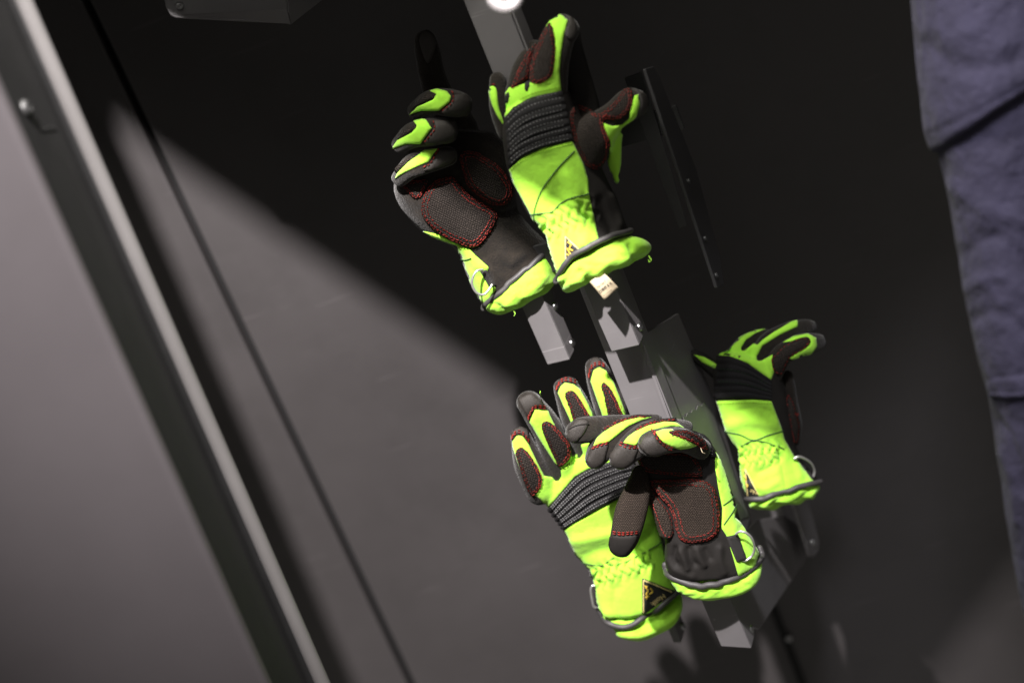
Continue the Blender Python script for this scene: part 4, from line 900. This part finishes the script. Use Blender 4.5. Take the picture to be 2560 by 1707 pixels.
# ---- E: glove behind the post
E = Soft('rescue_glove', 'lime glove on the far side of the post, fingers bending away from it', 'glove', (1960, 1220), d_at(1960, 1250, 0.09), (1960, 1260), GRP, seed=11)
E.body('hand', 'hand_shell', 'black_fabric', [
    E.loft([(1792, 885, 1940, 905, 0, 32), (1786, 930, 1956, 940, 0, 40), (1790, 1000, 1972, 1000, 0, 44), (1814, 1078, 1985, 1072, 0, 46), (1846, 1130, 1988, 1112, 0, 44), (1850, 1190, 2012, 1160, 0, 46), (1870, 1246, 2048, 1206, 0, 54)]),
    E.chain([(1795, 930, -8, 20), (1765, 906, -12, 18), (1736, 888, -14, 15)])],
    strokes=[([(1850, 1025), (1890, 1018), (1920, 1028)], 7, -1.0), ([(1830, 1060), (1870, 1050), (1930, 1060)], 14, 2.0), ([(1900, 1180), (1930, 1165), (1948, 1140)], 10, -2.5), ([(1955, 1120), (1956, 1170), (1966, 1215)], 5, -2.0), ([(1880, 1210), (1910, 1220), (1940, 1205)], 9, 2), ([(1990, 1160), (2000, 1190)], 8, 2)],
    gather=((1850, 1142), (1955, 1128), 28, 18, 2.6))
E.body('index', 'finger', 'black_knit', [E.chain([(1925, 935, 4, 30), (1950, 890, 12, 30), (1990, 866, 12, 28), (2028, 858, 4, 26), (2044, 854, -2, 22)], flat=0.9)])
E.body('middle', 'finger', 'black_knit', [E.chain([(1890, 905, 0, 32), (1920, 858, 4, 28), (1965, 832, 2, 24), (2010, 820, -6, 22), (2026, 818, -10, 18)], flat=0.9)])
E.body('ring', 'finger', 'black_knit', [E.chain([(1840, 900, -4, 34), (1864, 862, -4, 28), (1895, 842, -8, 20), (1915, 834, -12, 14)], flat=0.9)])
E.body('thumb', 'thumb', 'black_knit', [E.chain([(1968, 938, -2, 16), (1974, 1000, 2, 20), (1984, 1060, 2, 22), (1986, 1100, 0, 16)], flat=0.9)])
E.panel('back_panel', 'lime', [(1797, 888), (1811, 866), (1851, 842), (1876, 829), (1915, 821), (1890, 832), (1864, 850), (1852, 870), (1854, 877), (1862, 876), (1884, 858), (1894, 862), (1908, 848), (1933, 831), (1979, 804), (1994, 800), (1994, 816), (1951, 836), (1906, 864), (1891, 892), (1892, 902), (1902, 902), (1932, 886), (1930, 905), (1937, 925), (1927, 950), (1869, 908), (1826, 890)], target=['hand', 'middle', 'ring', 'index'], h=1.3, smooth=False, g=5)
E.panel('finger_panel', 'lime', [(1958, 856), (1983, 841), (2019, 834), (2040, 845), (2042, 866), (2026, 886), (1978, 899), (1972, 893), (1992, 880), (2018, 866), (2026, 853), (2016, 843), (1985, 852)], target='index', h=1.4, smooth=False, g=5)
E.patch([(1933, 892), (1970, 858), (2012, 843), (2026, 852), (2016, 868), (1990, 884), (1972, 898), (1954, 936), (1934, 926), (1930, 908)], target=['index', 'hand'], rows=(3,), h=1.6, uvrot=R(-30), dens=0.6)
E.band([(1796, 890), (1826, 892), (1869, 909), (1926, 948)], [(1788, 998), (1830, 995), (1883, 996), (1927, 1000)], 6, amp=1.3, target='hand', thread='dark_thread', nu=50, rows=[0.3, 0.6])
E.panel('cuff_panel', 'lime', [(1791, 1002), (1883, 999), (1928, 1002), (1954, 1072), (1961, 1099), (1984, 1139), (2034, 1203), (1997, 1214), (1961, 1227), (1897, 1247), (1870, 1246), (1854, 1206), (1848, 1160), (1844, 1124), (1815, 1078)], target='hand', h=1.4, smooth=False, g=4.2, relax=0)
E.panel('finger_panel', 'lime', [(1734, 886), (1760, 892), (1792, 910), (1788, 922), (1756, 906)], target='hand', h=1.2, smooth=False, g=5)
E.patch([(1966, 985), (1978, 992), (1992, 1030), (1999, 1064), (1996, 1102), (1984, 1106), (1974, 1060), (1966, 1020)], part='thumb_patch', target='thumb', rows=(3.5,), h=1.4)
E.tube('seam_thread', 'dark_thread', [(1815, 1076), (1851, 1084), (1883, 1099), (1919, 1086), (1956, 1076)], 0.5, h=1.7, target='hand')
E.tube('seam_thread', 'dark_thread', [(1842, 1121), (1862, 1108), (1883, 1099), (1926, 1107), (1958, 1121)], 0.5, h=1.7, target='hand')
st = E.dashes('seam_stitching', 'lime_thread', np.array([(1796, 1008), (1883, 1005), (1926, 1008)], float), E.bvh('hand'), E.root, dash=4, gap=3, w=0.3, h=1.5); st['kind'] = 'stuff'
E.body('hem', 'cuff_hem', 'lime', [E.loft([(1872, 1246, 2050, 1206, 0, 52), (1876, 1262, 2052, 1224, 0, 58), (1890, 1272, 2044, 1240, 0, 56), (1912, 1276, 2016, 1250, 0, 40)])], wob=(17, 0.0026), gather=((1876, 1272), (2050, 1235), 30, 56, 1.6))
E.tube('cuff_piping', 'piping', [(1867, 1246), (1897, 1248), (1961, 1228), (1997, 1214), (2051, 1204)], 2.8, h=1.8, target=['hand', 'hem'])
bo, bt = E.badge([(1860, 1162), (1900, 1240), (1868, 1244)], None, None, 1, [[(1860, 1186), (1866, 1196), (1862, 1206)], [(1862, 1208), (1870, 1212), (1868, 1218)]], 'hand')
E.text('lettering', 'badge_cream', 'Ho', (1894, 1226), (-0.95, -0.25), 10, bt, bo, h=0.45)
wl, wt, _ = E.panel('webbing_loop', 'webbing', [(1984, 1140), (1992, 1142), (2034, 1196), (2028, 1200)], target='hand', h=2.6, smooth=False, g=4)
E.ring('d_ring', 'chrome', [(1986, 1146, 22), (1996, 1141, 22), (2012, 1146, 20), (2028, 1158, 16), (2036, 1176, 12), (2033, 1192, 12)], 1.3, wl)
# ---- loose threads
for g_, part_pts, m_ in ((B, [(1622, 640, 20), (1628, 650, 24), (1624, 655, 22), (1621, 650, 20)], 'lime'), 
                         (Cg, [(1551, 1012, 26), (1554, 1018, 30), (1550, 1024, 30), (1547, 1020, 28)], 'red_thread'), (Cg, [(1352, 988, 26), (1350, 983, 30), (1351, 978, 30)], 'lime'),
                         (A, [(1283, 776, 22), (1288, 784, 26), (1285, 790, 24)], 'lime'), (E, [(1988, 1036, 14), (1996, 1034, 18), (1992, 1040, 16)], 'red_thread'), (D_, [(1752, 1120, 34), (1756, 1130, 38), (1762, 1133, 36)], 'tag_cloth')):
    g_.ring('loose_thread', m_, part_pts, 0.35, g_.root)
